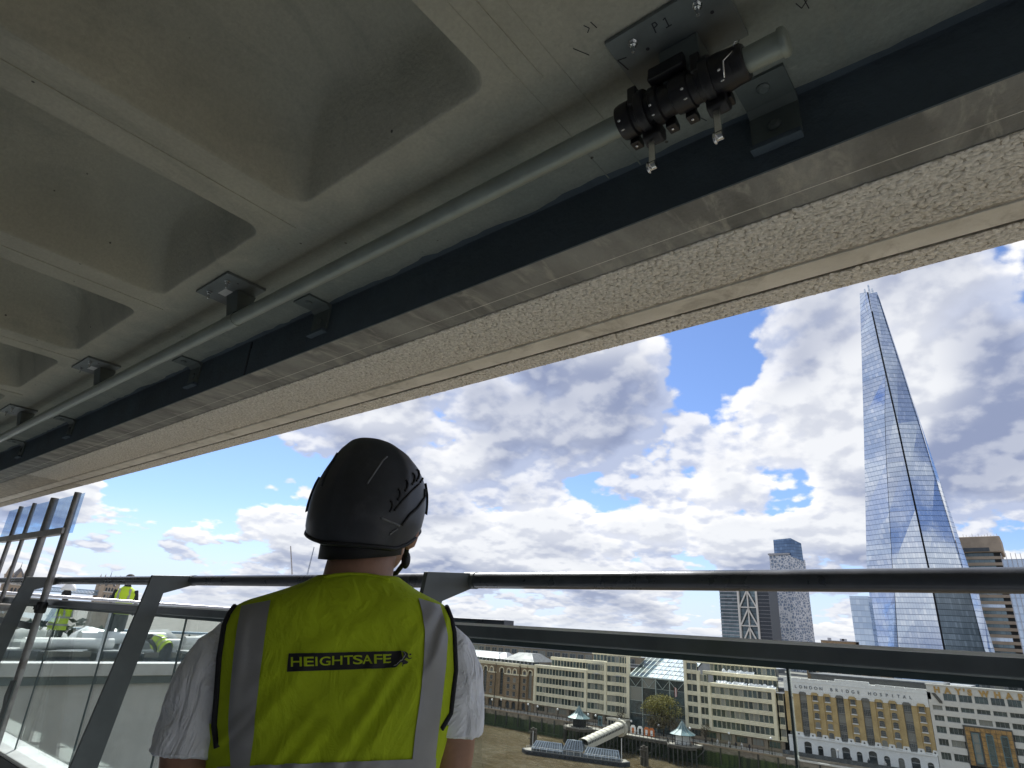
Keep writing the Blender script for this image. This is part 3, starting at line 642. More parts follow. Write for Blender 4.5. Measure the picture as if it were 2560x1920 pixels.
def wrapped(name, left, right, nu, nv, off, m, parent, bvh=None):
    """a strip sewn on: rows from the left to the right edge (photo pixels), laid on the cloth"""
    def pl_(P, t):
        t *= len(P) - 1; i = min(int(t), len(P) - 2); f = t - i; return (P[i][0] + (P[i + 1][0] - P[i][0]) * f, P[i][1] + (P[i + 1][1] - P[i][1]) * f)
    vs, ok = [], []
    for j in range(nv + 1):
        a, b = pl_(left, j / nv), pl_(right, j / nv)
        for i in range(nu + 1):
            p = hit(bvh or vb, a[0] + (b[0] - a[0]) * i / nu, a[1] + (b[1] - a[1]) * i / nu, off); ok.append(p is not None); vs.append(p or (0, 0, 0))
    fs = [(j * (nu + 1) + i, j * (nu + 1) + i + 1, (j + 1) * (nu + 1) + i + 1, (j + 1) * (nu + 1) + i) for j in range(nv) for i in range(nu)]
    fs = [f for f in fs if all(ok[k] for k in f)]
    used = sorted({k for f in fs for k in f}); mp = {k: i for i, k in enumerate(used)}
    return MB().add([vs[k] for k in used], [tuple(mp[k] for k in f) for f in fs]).build(name, m, parent, smooth=True)
K7 = 880 / 1659
def b7(*pts): return [(360 + x * K7, 1040 + y * K7) for x, y in pts]
wrapped('reflective_tape', b7((462, 898), (443, 1000), (428, 1120), (412, 1280), (402, 1420), (404, 1520), (412, 1640), (420, 1760)), b7((598, 872), (582, 960), (566, 1080), (545, 1240), (528, 1400), (512, 1560), (498, 1650), (490, 1760)), 10, 60, .0022, MAT['tape'], vest)
wrapped('reflective_tape', b7((1292, 862), (1310, 930), (1322, 1010), (1316, 1180), (1300, 1330), (1278, 1480), (1262, 1620), (1255, 1740)), b7((1392, 893), (1414, 960), (1428, 1040), (1420, 1180), (1402, 1340), (1385, 1480), (1368, 1620), (1355, 1740)), 10, 60, .0022, MAT['tape'], vest)
wrapped('reflective_tape', b7((350, 1652), (345, 1760)), b7((1372, 1612), (1365, 1720)), 70, 8, .0028, MAT['tape'], vest)
def edge_tube(pts, r, nm, m, parent):
    P = []
    for i in range(len(pts) - 1):
        for k in range(6):
            f = k / 6; p = hit(vb, pts[i][0] + (pts[i + 1][0] - pts[i][0]) * f, pts[i][1] + (pts[i + 1][1] - pts[i][1]) * f, .001)
            if p is not None: P.append(p)
    if len(P) > 3: MB().tube(P, r, 8).build(nm, m, parent, smooth=True)
edge_tube([(590, 1513), (573, 1538), (562, 1564), (550, 1642), (543, 1742), (537, 1812), (545, 1880)], .0052, 'binding', MAT['bind'], vest)
edge_tube([(1116, 1519), (1127, 1548), (1134, 1581), (1138, 1676), (1125, 1783), (1098, 1830)], .0052, 'binding', MAT['bind'], vest)
edge_tube(b7((846, 764), (900, 752), (960, 747), (1030, 748), (1100, 758), (1165, 778)), .0035, 'collar', MAT['hivis'], vest)
# printed panel and lettering
KL = 380 / 2212
def lp_(x, y): return (680 + x * KL, 1600 + y * KL)
wrapped('logo_panel', [lp_(246, 196), lp_(232, 300), lp_(218, 462)], [lp_(1880, 158), lp_(1900, 280), lp_(1790, 405)], 60, 12, .0016, MAT['print'], vest)
def letters(txt, x0, x1, ytop, ybot, x0b):
    me = glyph(txt)
    bm = bmesh.new(); bm.from_mesh(me)
    for _ in range(2):
        es = [e for e in bm.edges if e.calc_length() > .18]
        if es: bmesh.ops.subdivide_edges(bm, edges=es, cuts=1)
    bmesh.ops.triangulate(bm, faces=bm.faces); co = np.array([v.co[:] for v in bm.verts]); fs = [tuple(v.index for v in f.verts) for f in bm.faces]; bm.free()
    return co, fs
LX = [('H', 280, 440), ('E', 470, 610), ('I', 632, 662), ('G', 695, 850), ('H', 875, 1025), ('T', 1045, 1180), ('S', 1180, 1315), ('A', 1312, 1460), ('F', 1485, 1600), ('E', 1612, 1735)]
for ch, xa, xb_ in LX:
    co, fs = letters(ch, 0, 0, 0, 0, 0); mn, mx = co.min(0), co.max(0); vs = []
    for c in co:
        a = (c[0] - mn[0]) / (mx[0] - mn[0]); b = (c[1] - mn[1]) / (mx[1] - mn[1]); X = xa + (xb_ - xa) * a
        top = 252 - (X - 280) * .033; bot = 388 - (X - 280) * .038
        vs.append(hit(vb, *lp_(X, bot + (top - bot) * b), .0030))
    MB().add(vs, fs).build('letter', MAT['hivis'], vest)
def decal(name, polys, off, m, cuts=2):
    for P in polys:
        bm = bmesh.new(); bm.faces.new([bm.verts.new((x, y, 0)) for x, y in P]); bmesh.ops.triangulate(bm, faces=bm.faces)
        bmesh.ops.subdivide_edges(bm, edges=bm.edges, cuts=cuts, use_grid_fill=True); bmesh.ops.triangulate(bm, faces=bm.faces)
        bm.verts.index_update()
        vs = [hit(vb, *lp_(v.co.x, v.co.y), off) for v in bm.verts]; fs = [tuple(v.index for v in f.verts) for f in bm.faces]; bm.free()
        MB().add(vs, fs).build(name, m, vest)
decal('runner_figure', [[(1985, 205), (2012, 192), (2020, 210), (1995, 225)], [(1885, 160), (1950, 175), (1975, 200), (1960, 250), (1920, 285), (1885, 280), (1915, 225), (1910, 190)],
                        [(1960, 220), (1985, 262), (2022, 250), (2026, 262), (1980, 278), (1945, 250)], [(1890, 275), (1930, 290), (1975, 315), (1955, 340), (1900, 352), (1895, 385), (1882, 372), (1888, 342), (1935, 322), (1880, 300)],
                        [(1885, 282), (1905, 300), (1850, 350), (1800, 395), (1782, 400), (1778, 385), (1820, 345), (1860, 305)]], .0028, MAT['print'])
wrapped('runner_outline', [lp_(1880, 170), lp_(1925, 185), lp_(1935, 215), lp_(1900, 262), (lp_(1870, 300)), lp_(1820, 345), lp_(1775, 380)], [lp_(1888, 166), lp_(1936, 182), lp_(1946, 216), lp_(1910, 266), lp_(1878, 306), lp_(1828, 351), lp_(1780, 388)], 1, 30, .0034, MAT['tape'], vest)

# helmet: shell, nape band, side clips, vents, chin strap
HT_TAB = [(.337, -.012, .0), (.334, -.034, .018), (.326, -.047, .040), (.306, -.063, .071), (.282, -.076, .093), (.260, -.086, .105), (.238, -.094, .111), (.217, -.099, .1135), (.193, -.102, .1135), (.170, -.1025, .110), (.156, -.102, .104), (.140, -.098, .098), (.125, -.092, .092), (.10, -.086, .086)]
def helmet_pt(t, th, grow=0.):
    c, s = math.cos(th), math.sin(th)                       # c: right, s: away (front of the head)
    rim = .126 + (.018 if c < 0 else .040) * abs(c) * max(0, min(1, 1 + 1.3 * s)) + .055 * max(0, s) - .008 * max(0, -s)
    top = .337; w = rim + (top - rim) * (1 - (1 - t) ** 1.9) if t < 1 else top
    uL, uR = lerp_tab(HT_TAB, w); uc = (uL + uR) / 2 * .55; k = max(0., min(1., (w - .10) / (.337 - .10)))
    hu = (uR - uc) if c > 0 else (uc - uL)
    dep = .128 * math.sqrt(max(0, 1 - max(0, (w - .165) / .172) ** 2.1)) if w > .165 else .128 - .012 * (.165 - w) / .05
    dep *= 1.12 if s > 0 else 1.0
    n = 2.25
    u = uc + (hu + grow) * math.copysign(abs(c) ** (2 / n), c); v = (dep + grow) * math.copysign(abs(s) ** (2 / n), s)
    ridge = .0035 * math.exp(-((abs(c) - .55) / .10) ** 2) * max(0, -s) * math.sin(min(1, t * 1.25) * math.pi)    # two moulded ribs up the back
    return W_(u * (1 + ridge * 4), w + grow * .5, v + .018 - ridge)
def helmet_grid(nt, nr, t0=0., t1=1., th0=0, th1=2 * math.pi, grow=0.):
    vs = [helmet_pt(t0 + (t1 - t0) * j / nr, th0 + (th1 - th0) * k / nt, grow) for j in range(nr + 1) for k in range(nt)]
    return vs, [(j * nt + k, (j + 1) * nt + k, (j + 1) * nt + (k + 1) % nt, j * nt + (k + 1) % nt) for j in range(nr) for k in range(nt)]
hv, hf = helmet_grid(96, 44)
hmb = MB().add(hv, hf)
hv2, hf2 = helmet_grid(96, 44, grow=-.006); n0 = len(hv)
hmb.add(hv2, [f[::-1] for f in hf2]); hmb.f += [(k, (k + 1) % 96, n0 + (k + 1) % 96, n0 + k) for k in range(96)]; hmb.mi += [0] * 96
helm = hmb.build('helmet', MAT['helmet'], wk, smooth=True)
hb = BVHTree.FromPolygons([Vector(p) for p in hv], hf)
MB().tube([helmet_pt(.004, 2 * math.pi * k / 80) for k in range(81)], .004, 8).build('rim_trim', MAT['strap'], helm, smooth=True)
KH = 360 / 1659
def hp_(x, y): return (740 + x * KH, 1080 + y * KH)
def hline(pts, r, m, nm, off=.001):
    P = []
    for a, b in zip(pts, pts[1:]):
        for k in range(5):
            p = hit(hb, *hp_(a[0] + (b[0] - a[0]) * k / 5, a[1] + (b[1] - a[1]) * k / 5), off)
            if p is not None: P.append(p)
    if len(P) >= 3: MB().tube(P, r, 8).build(nm, m, helm, smooth=True)
for x, y in ((1090, 870), (1180, 735), (1265, 630), (1345, 555), (1395, 515), (1440, 530)):
    hline([(x - 12, y + 50), (x + 10, y + 25), (x + 22, y - 20), (x + 14, y - 65), (x - 8, y - 80)], .0024, MAT['strap'], 'vent_slot')
hline([(1130, 905), (1220, 800), (1320, 690), (1440, 580)], .0022, MAT['strap'], 'clip_groove')
hline([(1215, 1075), (1300, 960), (1390, 880), (1475, 760), (1482, 640)], .0032, MAT['strap'], 'clip_groove')
hline([(975, 990), (1060, 1025), (1130, 1050), (1205, 1085)], .0020, MAT['rib'], 'moulded_rib', .0012)
hline([(1075, 1180), (1120, 1145), (1180, 1105)], .0016, MAT['rib'], 'moulded_rib', .0012)
hline([(820, 600), (900, 480), (1000, 330), (1060, 280)], .0018, MAT['rib'], 'moulded_rib', .0015)
hline([(480, 250), (400, 380), (330, 520), (290, 650)], .0022, MAT['helmet'], 'moulded_rib', .0015)
for th in (.16, math.pi - .12):
    MB().add(*helmet_grid(6, 5, .10, .34, th - .18, th + .16, .006)).build('visor_clip', MAT['black'], helm, smooth=True)
nape = [W_(.004 + .074 * math.cos(t), .118 - .012 * (math.sin(t) * -1) + .01 * math.cos(t), .004 + .090 * math.sin(t)) for t in [rad(150 + 196 * k / 40) for k in range(41)]]
mb = MB(); vs = []
for p in nape: vs += [(p[0], p[1], p[2] + .034), (p[0], p[1], p[2] - .008)]
mb.add(vs, [(2 * i, 2 * i + 1, 2 * i + 3, 2 * i + 2) for i in range(40)])
nb = mb.build('nape_band', MAT['strap'], helm, smooth=True); md = nb.modifiers.new('s', 'SOLIDIFY'); md.thickness = .006
hairv = [W_(.008 + .070 * math.cos(t) , z_, .006 + .086 * math.sin(t)) for z_ in (.118, .14, .17) for t in [rad(180 + 180 * k / 30) for k in range(31)]]
MB().add(hairv, [(j * 31 + i, j * 31 + i + 1, (j + 1) * 31 + i + 1, (j + 1) * 31 + i) for j in range(2) for i in range(30)]).build('hair', MAT['hair'], wk, smooth=True)
for s in (-1, 1):
    P = [W_(*Hd(.072 * s, -.02, .16)), W_(*Hd(.073 * s, .01, .135)), W_(*Hd(.062 * s, .035, .108)), W_(*Hd(.04 * s, .058, .090)), W_(*Hd(.0, .070, .082))]
    MB().tube(P, .0052, 8).build('chin_strap', MAT['strap'], helm, smooth=True)
bp = Vector(W_(*Hd(.066, .030, .112)))
MB().ball(bp, .016, 12, 8, sc=(.62, .62, 1.15)).build('strap_buckle', MAT['black'], helm, smooth=True)

# ================================================================== the river and the far bank
RIV, QUAY = -32.0, -27.0
KZ = 400 / 2212
def zA(x, y): return (1160 + x * KZ, 1580 + y * KZ)
def zB(x, y): return (1520 + x * KZ, 1600 + y * KZ)
def zC(x, y): return (1860 + x * KZ, 1640 + y * KZ)
def onY(p, Y): q_ = at(p[0], p[1], 1, Y); return q_[0], q_[2]

def water_mat():
    m = bpy.data.materials.new('river_water'); m.use_nodes = True; g = G(m.node_tree)
    p = g.new('NewGeometry').outputs['Position']
    n = g.noise(g.v('MULTIPLY', p, (1, 1.6, 1)), .035, 5, .6); n3 = g.noise(g.v('MULTIPLY', p, (1, 2.2, 1)), .28, 5, .7, .8)
    c = g.mix(g.mr(n, .35, .65), (.20, .145, .070), (.27, .215, .125)); c = g.mix(g.m('MULTIPLY', g.mr(n3, .48, .66), .6), c, (.40, .35, .26))
    b = g.new('BsdfPrincipled'); g.put(b.inputs['Base Color'], c); g.put(b.inputs['Roughness'], .10); g.put(b.inputs['IOR'], 1.33)
    h = g.m('ADD', g.m('MULTIPLY', g.noise(g.v('MULTIPLY', p, (1, 1.7, 1)), .42, 6, .68, .6), 1.3), g.m('ADD', g.m('MULTIPLY', g.noise(p, .09, 3, .5), 1.6), g.m('MULTIPLY', g.noise(g.v('MULTIPLY', p, (1, 2, 1)), .17, 4, .6, .5), 2.2)))
    bn = g.new('Bump'); g.put(bn.inputs['Strength'], 1.0); g.put(bn.inputs['Distance'], 2.2); g.put(bn.inputs['Height'], h); g.l.new(bn.outputs[0], b.inputs['Normal'])
    o = g.new('OutputMaterial'); g.l.new(b.outputs[0], o.inputs[0]); return m
def algae_wall_mat():
    m = bpy.data.materials.new('river_wall_stone'); m.use_nodes = True; g = G(m.node_tree)
    p = g.new('NewGeometry').outputs['Position']; z = g.sep(p)[2]; x = g.sep(p)[0]
    n = g.noise(g.v('MULTIPLY', p, (.5, .5, 1.2)), .8, 6, .65); n2 = g.noise(g.v('MULTIPLY', p, (2.5, 1, .12)), .5, 5, .6)
    stone = g.mix(g.mr(n, .35, .65), (.17, .145, .115), (.30, .265, .21))
    weed = g.mix(g.mr(n2, .35, .65), (.018, .032, .016), (.060, .085, .032))
    tide = g.m('MULTIPLY_ADD', g.m('SUBTRACT', n, .5), 1.6, z)
    c = g.mix(g.mr(tide, -28.6, -28.0), weed, stone)
    b = g.new('BsdfPrincipled'); g.put(b.inputs['Base Color'], c); g.put(b.inputs['Roughness'], .8)
    bn = g.new('Bump'); g.put(bn.inputs['Strength'], .5); g.put(bn.inputs['Distance'], .2); g.put(bn.inputs['Height'], n); g.l.new(bn.outputs[0], b.inputs['Normal'])
    o = g.new('OutputMaterial'); g.l.new(b.outputs[0], o.inputs[0]); return m
def tower_glass(name, c0, c1, line, fh, pw, refl=.6, rough=.12, ax=0):
    """curtain wall too far away to build pane by pane: floor lines, mullions, panes that differ"""
    m = bpy.data.materials.new(name); m.use_nodes = True; g = G(m.node_tree)
    p = g.new('NewGeometry').outputs['Position']; s = g.sep(p)
    hx = g.m('MULTIPLY_ADD', s[1], .7, s[0])
    zz = g.m('DIVIDE', s[2], fh); xx = g.m('DIVIDE', hx, pw)
    cell = g.comb(g.m('FLOOR', xx), g.m('FLOOR', zz), 0)
    wn = g.new('TexWhiteNoise', noise_dimensions='2D'); g.l.new(cell, wn.inputs['Vector'])
    flo = g.new('TexWhiteNoise', noise_dimensions='1D'); g.l.new(g.m('FLOOR', zz), flo.inputs['W'])
    big = g.noise(p, .022, 3, .5)
    k = g.m('ADD', g.m('MULTIPLY', g.m('POWER', wn.outputs['Value'], 4.0), .38), g.m('ADD', g.m('MULTIPLY', flo.outputs['Value'], .22), g.m('MULTIPLY', g.mr(big, .35, .65), .45)))
    c = g.mix(g.m('MINIMUM', k, 1.0), c0, c1)
    lz = g.m('LESS_THAN', g.m('FRACT', zz), .13); lx = g.m('LESS_THAN', g.m('FRACT', xx), .10)
    c = g.mix(g.m('MAXIMUM', g.m('MULTIPLY', lz, .85), g.m('MULTIPLY', lx, .40)), c, line)
    b = g.new('BsdfPrincipled'); g.put(b.inputs['Base Color'], c); g.put(b.inputs['Metallic'], refl); g.put(b.inputs['Roughness'], rough)
    bn = g.new('Bump'); g.put(bn.inputs['Strength'], .05); g.put(bn.inputs['Distance'], .5); g.put(bn.inputs['Height'], g.m('ADD', wn.outputs['Value'], g.noise(p, .1, 2))); g.l.new(bn.outputs[0], b.inputs['Normal'])
    o = g.new('OutputMaterial'); g.l.new(b.outputs[0], o.inputs[0]); return m
def lattice_mat():
    m = bpy.data.materials.new('lattice_cladding'); m.use_nodes = True; g = G(m.node_tree)
    p = g.new('NewGeometry').outputs['Position']; s = g.sep(p)
    q_ = g.comb(g.m('MULTIPLY_ADD', s[1], .8, s[0]), 0, g.m('MULTIPLY', s[2], 1.0))
    e = g.new('TexVoronoi', feature='DISTANCE_TO_EDGE'); g.put(e.inputs['Vector'], q_); g.put(e.inputs['Scale'], .27); g.put(e.inputs['Randomness'], .75)
    wn = g.noise(q_, .3, 2)
    c = g.mix(g.mr(e.outputs['Distance'], .07, .13), (.62, .63, .66), g.mix(wn, (.12, .15, .22), (.32, .39, .50)))
    b = g.new('BsdfPrincipled'); g.put(b.inputs['Base Color'], c); g.put(b.inputs['Roughness'], .35)
    bn = g.new('Bump'); g.put(bn.inputs['Strength'], .6); g.put(bn.inputs['Distance'], 1.); g.put(bn.inputs['Height'], g.mr(e.outputs['Distance'], .16, .08)); g.l.new(bn.outputs[0], b.inputs['Normal'])
    o = g.new('OutputMaterial'); g.l.new(b.outputs[0], o.inputs[0]); return m
def brick_mat(name, a, b_, mort):
    m = bpy.data.materials.new(name); m.use_nodes = True; g = G(m.node_tree)
    p = g.new('NewGeometry').outputs['Position']; s = g.sep(p)
    br = g.new('TexBrick'); g.l.new(g.comb(s[0], s[2], 0), br.inputs['Vector'])
    for k, v in (('Color1', a), ('Color2', b_), ('Mortar', mort)): g.put(br.inputs[k], v)
    g.put(br.inputs['Scale'], 1.0); g.put(br.inputs['Brick Width'], .45); g.put(br.inputs['Row Height'], .15); g.put(br.inputs['Mortar Size'], .018)
    n = g.noise(p, .35, 6, .65); c = g.mix(g.mr(n, .3, .7), g.mix(1., br.outputs['Color'], (.72, .70, .66), 'MULTIPLY'), br.outputs['Color'])
    b = g.new('BsdfPrincipled'); g.put(b.inputs['Base Color'], c); g.put(b.inputs['Roughness'], .85)
    o = g.new('OutputMaterial'); g.l.new(b.outputs[0], o.inputs[0]); return m
MAT['water'] = water_mat(); MAT['quay'] = algae_wall_mat()
MAT['paving'] = mat('promenade_paving', (.42, .40, .36), .85, var=.12, vs=.6)
MAT['town'] = mat('town_ground', (.20, .19, .17), .9, var=.3, vs=.05)
MAT['cream'] = mat('cream_stone', (.84, .765, .56), .75, var=.07, vs=.5, dirt=((.62, .55, .40), .4, .6))
MAT['groove'] = mat('stone_groove', (.33, .29, .21), .8, var=.1, vs=1)
MAT['brown'] = mat('brown_stone', (.27, .215, .155), .8, var=.12, vs=.7)
MAT['mull'] = mat('cream_mullion', (.78, .73, .57), .5, var=.05)
MAT['win'] = window_mat('office_window', (.026, .036, .034), .6)
MAT['win2'] = window_mat('old_window', (.030, .034, .036), .5)
MAT['winbar'] = mat('window_bar', (.30, .30, .29), .6, var=.1, vs=1)
MAT['core'] = mat('room_dark', (.02, .022, .022), .8, var=.1)
MAT['hbrick'] = brick_mat('stock_brick', (.62, .45, .20), (.54, .38, .16), (.46, .38, .24))
MAT['bbrick'] = brick_mat('brown_brick', (.36, .25, .145), (.29, .195, .11), (.29, .235, .165))
MAT['white'] = mat('white_render', (.80, .80, .78), .7, var=.05, vs=.5, dirt=((.62, .62, .60), .4, .5))
MAT['grey'] = mat('grey_spandrel', (.17, .165, .15), .7, var=.12, vs=.8)
MAT['pstone'] = mat('portland_stone', (.66, .64, .59), .75, var=.06, vs=.5, dirt=((.50, .48, .44), .4, .5))
MAT['signgrey'] = mat('sign_letter', (.10, .12, .15), .6, var=.1)
MAT['gold'] = mat('gilded_letter', (.46, .29, .10), .45, .4, var=.15, vs=2)
MAT['bronze'] = mat('bronze_frame', (.10, .095, .085), .5, .4, var=.15, vs=2)
MAT['faience'] = mat('ochre_panel', (.36, .21, .07), .55, var=.35, vs=1.2)
MAT['slate'] = mat('slate_roof', (.16, .16, .165), .6, var=.18, vs=.6)
MAT['lead'] = mat('lead_roof', (.36, .36, .38), .5, var=.12, vs=.5)
MAT['copper'] = mat('green_copper', (.12, .20, .215), .5, var=.2, vs=1.2)
MAT['timber'] = mat('pier_timber', (.085, .075, .060), .85, var=.3, vs=2, st=(1, 1, .3), bump=.3, bs=6)
MAT['pile'] = mat('pile_timber', (.060, .062, .055), .85, var=.35, vs=1.2, st=(3, 3, .25))
MAT['deck'] = mat('pier_deck', (.30, .28, .24), .85, var=.15, vs=1.5)
MAT['bframe'] = mat('blue_frame', (.30, .36, .44), .5, .2, var=.1, vs=2)
MAT['pglass'] = window_mat('pier_glass', (.05, .06, .07), .6)
MAT['gwhite'] = mat('gangway_cream', (.62, .58, .48), .6, var=.06, vs=1)
MAT['hull'] = mat('hull_paint', (.03, .038, .050), .5, var=.25, vs=1)
MAT['iron'] = mat('black_iron', (.014, .015, .017), .5, var=.2)
MAT['globe'] = mat('lamp_globe', (.84, .84, .82), .3, var=.02)
MAT['aframe'] = mat('atrium_frame', (.40, .45, .42), .45, .3, var=.1, vs=1)
MAT['aglass'] = window_mat('atrium_glass', (.035, .048, .050), .7)
MAT['awhite'] = mat('atrium_pale_pane', (.74, .79, .84), .18, .25, var=.10, vs=.6, rnd=.12)  # reflected sky put into the pale colour of these roof panes
MAT['leafy'] = mat('tree_leaves', (.17, .155, .035), .8, var=.5, vs=1.1, col2=(.30, .27, .06))
MAT['twig'] = mat('tree_twigs', (.12, .085, .052), .85, var=.35, vs=1.3, col2=(.17, .14, .07))
MAT['bark'] = mat('bark', (.07, .055, .04), .9, var=.25, vs=2)
MAT['sheeting'] = mat('white_sheeting', (.72, .74, .76), .45, var=.1, vs=2)
MAT['orange'] = mat('orange_banner', (.55, .17, .05), .7, var=.1)
MAT['red'] = mat('flag_red', (.45, .16, .13), .7, var=.1)

river = tag(MB().box(-6000, 6000, -300, 193.2, RIV - .5, RIV).build('river', MAT['water']), kind='structure')
tag(MB().box(-9000, 9000, 193.2, 14000, RIV - .5, QUAY - .06).build('ground', MAT['town']), kind='structure')
tag(MB().box(-400, 60, 193.3, 201, QUAY - .05, QUAY).build('promenade', MAT['paving']), kind='structure')
rw = thing('river_wall', (-120, 193, RIV), 'long stone river wall green with weed below the tide line', 'wall')
for a, b in ((-400, -150), (-149.9, -128), (-127.9, -60.6), (-60.5, -20), (-19.9, 60)):
    MB().box(a, b, 192.5, 193.25, RIV - .4, QUAY - .1).build('wall_section', MAT['quay'], rw)
    MB().box(a, b, 192.35, 193.35, QUAY - .099, QUAY + .25).build('coping', MAT['pstone' if a > -61 and a < -30 else 'brown'], rw)
    for z in (-31.2,): MB().box(a, b, 192.1, 192.49, RIV - .4, z).build('footing', MAT['quay'], rw)
for k in range(26):
    x = -172 + 5.2 * k; MB().box(x, x + .35, 192.2, 192.48, RIV - .2, QUAY - .12).build('fender_post', MAT['pile'], rw)
rl = thing('promenade_railing', (-120, 193.2, QUAY), 'low black iron railing running along the top of the river wall', 'railing')
for z in (.6, 1.0, 1.3): MB().box(-200, -62, 193.05, 193.09, QUAY + z - .03, QUAY + z + .03).build('rail', MAT['iron'], rl)
pm_ = MB().box(-.05, .05, -.05, .05, .25, 1.35).mesh('railing_post', MAT['iron'])
for k in range(92): place('railing_post', pm_, (-200 + 1.5 * k, 193.07, QUAY), rl)

def window_mesh(name, w, h, nx, nz, glass, frame, t=.07, d=.10, arch=0.):
    mb = MB(); n = 8
    top = [(w / 2 * math.cos(math.pi * k / n), h - arch + arch * math.sin(math.pi * k / n)) for k in range(n + 1)] if arch else [(w / 2, h), (-w / 2, h)]
    mb.prism([(-w / 2, 0), (w / 2, 0)] + top, d * .4, d * .8, 1, 0)
    mb.box(-w / 2 - .02, w / 2 + .02, -.02, d, -.05, t, 1)
    if not arch: mb.box(-w / 2 - .02, w / 2 + .02, 0, d, h - t, h + .02, 1)
    for s in (-1, 1): mb.box(s * w / 2 - t / 2, s * w / 2 + t / 2, 0, d, t, h - (arch if arch else t), 1)
    for k in range(1, nx): x = -w / 2 + w * k / nx; mb.box(x - t * .35, x + t * .35, .01, d * .38, t, h - arch * .3 - t, 1)
    for k in range(1, nz): mb.box(-w / 2, w / 2, .005, d * .36, h * k / nz - t * .3, h * k / nz + t * .3, 1)
    return mb.mesh(name, [glass, frame])
def arch_panel(x0, x1, z0, z1, cx, ow, zb, zs, rise, y0, y1, n=10):
    """a wall panel with a real arched opening"""
    mb = MB(); a, b = cx - ow / 2, cx + ow / 2
    arc = [(cx - ow / 2 * math.cos(math.pi * k / n), zs + rise * math.sin(math.pi * k / n)) for k in range(n + 1)]
    def q4(p): mb.add([(x, y0, z) for x, z in p], [(0, 1, 2, 3)])
    q4([(x0, z0), (a, z0), (a, z1), (x0, z1)]); q4([(b, z0), (x1, z0), (x1, z1), (b, z1)])
    if zb > z0: q4([(a, z0), (b, z0), (b, zb), (a, zb)])
    for p, q_ in zip(arc, arc[1:]): q4([p, q_, (q_[0], z1), (p[0], z1)])
    loop = [(a, zb)] + arc + [(b, zb)]
    for p, q_ in zip(loop, loop[1:] + loop[:1]): mb.add([(p[0], y0, p[1]), (q_[0], y0, q_[1]), (q_[0], y1, q_[1]), (p[0], y1, p[1])], [(0, 1, 2, 3)])
    for X in (x0, x1): mb.add([(X, y0, z0), (X, y1, z0), (X, y1, z1), (X, y0, z1)], [(0, 1, 2, 3)])
    mb.add([(x0, y0, z1), (x1, y0, z1), (x1, y1, z1), (x0, y1, z1)], [(0, 1, 2, 3)])
    return mb

# ------------------------------------------------------------------ two stepped cream office blocks with a glazed hall between
OW = window_mesh('window', 1.16, 1.98, 1, 1, MAT['win'], MAT['mull'], .06, .16)
def storey(t, row, path, groove=True, roof=None, pitch=1.36):
    """one floor of glazing over a stone band; row 0 has its sill at -14, every floor is 3 m"""
    z0 = -15.0 - 3.0 * row; zs = z0 + 1.0
    for (xa, ya), (xb, yb) in zip(path, path[1:]):
        L = math.hypot(xb - xa, yb - ya); dx, dy = (xb - xa) / L, (yb - ya) / L; nx, ny = dy, -dx; rz = math.atan2(dy, dx)
        def bx(o0, o1, za, zb_, nm, m):
            MB().add([(xa + nx * o, ya + ny * o, z) for z in (za, zb_) for o in (o0, o1)] + [(xb + nx * o, yb + ny * o, z) for z in (za, zb_) for o in (o0, o1)],
                     [(0, 1, 3, 2), (4, 6, 7, 5), (0, 4, 5, 1), (2, 3, 7, 6), (0, 2, 6, 4), (1, 5, 7, 3)]).build(nm, MAT[m], t)
        bx(0, .40, z0, zs, 'spandrel', 'cream'); bx(-.6, -.35, zs - .2, zs + 2.05, 'room_wall', 'core')
        if groove:
            for gz in (.30, .68): bx(.401, .405, z0 + gz, z0 + gz + .05, 'band_groove', 'groove')
        n = max(1, int(L / pitch + .3)); p = L / n
        for k in range(n):
            s = (k + .5) * p; place('window', OW, (xa + dx * s + nx * .05, ya + dy * s + ny * .05, zs + .01), t, rz, (p / 1.36, 1, 1))
    if roof: MB().box(*roof, zs + 2.0, zs + 2.62).build('parapet', MAT['cream'], t); MB().box(roof[0], roof[1], roof[2] - .004, roof[2] - .001, zs + 2.28, zs + 2.33).build('band_groove', MAT['groove'], t)
def pier(t, x0, x1, y, z0, z1, m='cream', d=.55): MB().box(x0, x1, y - d, y + .5, z0, z1).build('pier', MAT[m], t)
def ground_floor(t, x0, x1, y, n):
    MB().box(x0, x1, y + .5, y + .7, QUAY, -24).build('room_wall', MAT['core'], t)
    MB().box(x0, x1, y - .05, y + .45, QUAY + .002, QUAY + .9).build('plinth', MAT['brown'], t); MB().box(x0, x1, y - .03, y + .44, -24.35, -24.001).build('lintel', MAT['brown'], t)
    w = (x1 - x0) / n; gm = window_mesh('shop_window', w - 1.5, 1.7, 3, 1, MAT['win'], MAT['brown'], .1, .2)
    for k in range(n + 1): xx = x0 + w * k; MB().box(xx - .5, xx + .5, y - .25, y + .3, QUAY + .001, -24.0).build('pillar', MAT['brown'], t)
    for k in range(n): place('shop_window', gm, (x0 + w * (k + .5), y + .1, QUAY + .92), t)
Y0 = 200.
o1 = thing('office_building', (-130, Y0, QUAY), 'stepped cream stone office block beside the brown brick warehouse', 'building', 'cream offices on the far bank')
for r in range(4): storey(o1, r, [(-149.2, Y0), (-128.4, Y0)]); storey(o1, r, [(-149.9, Y0 + .3), (-149.3, Y0 + .3)], False)
for r in range(-1, 4): storey(o1, r, [(-127.4, Y0), (-124.0, Y0 + 1.5), (-120.6, Y0)])
for r in range(-2, 4): storey(o1, r, [(-119.6, Y0), (-115.6, Y0 + 1.5), (-111.8, Y0)])
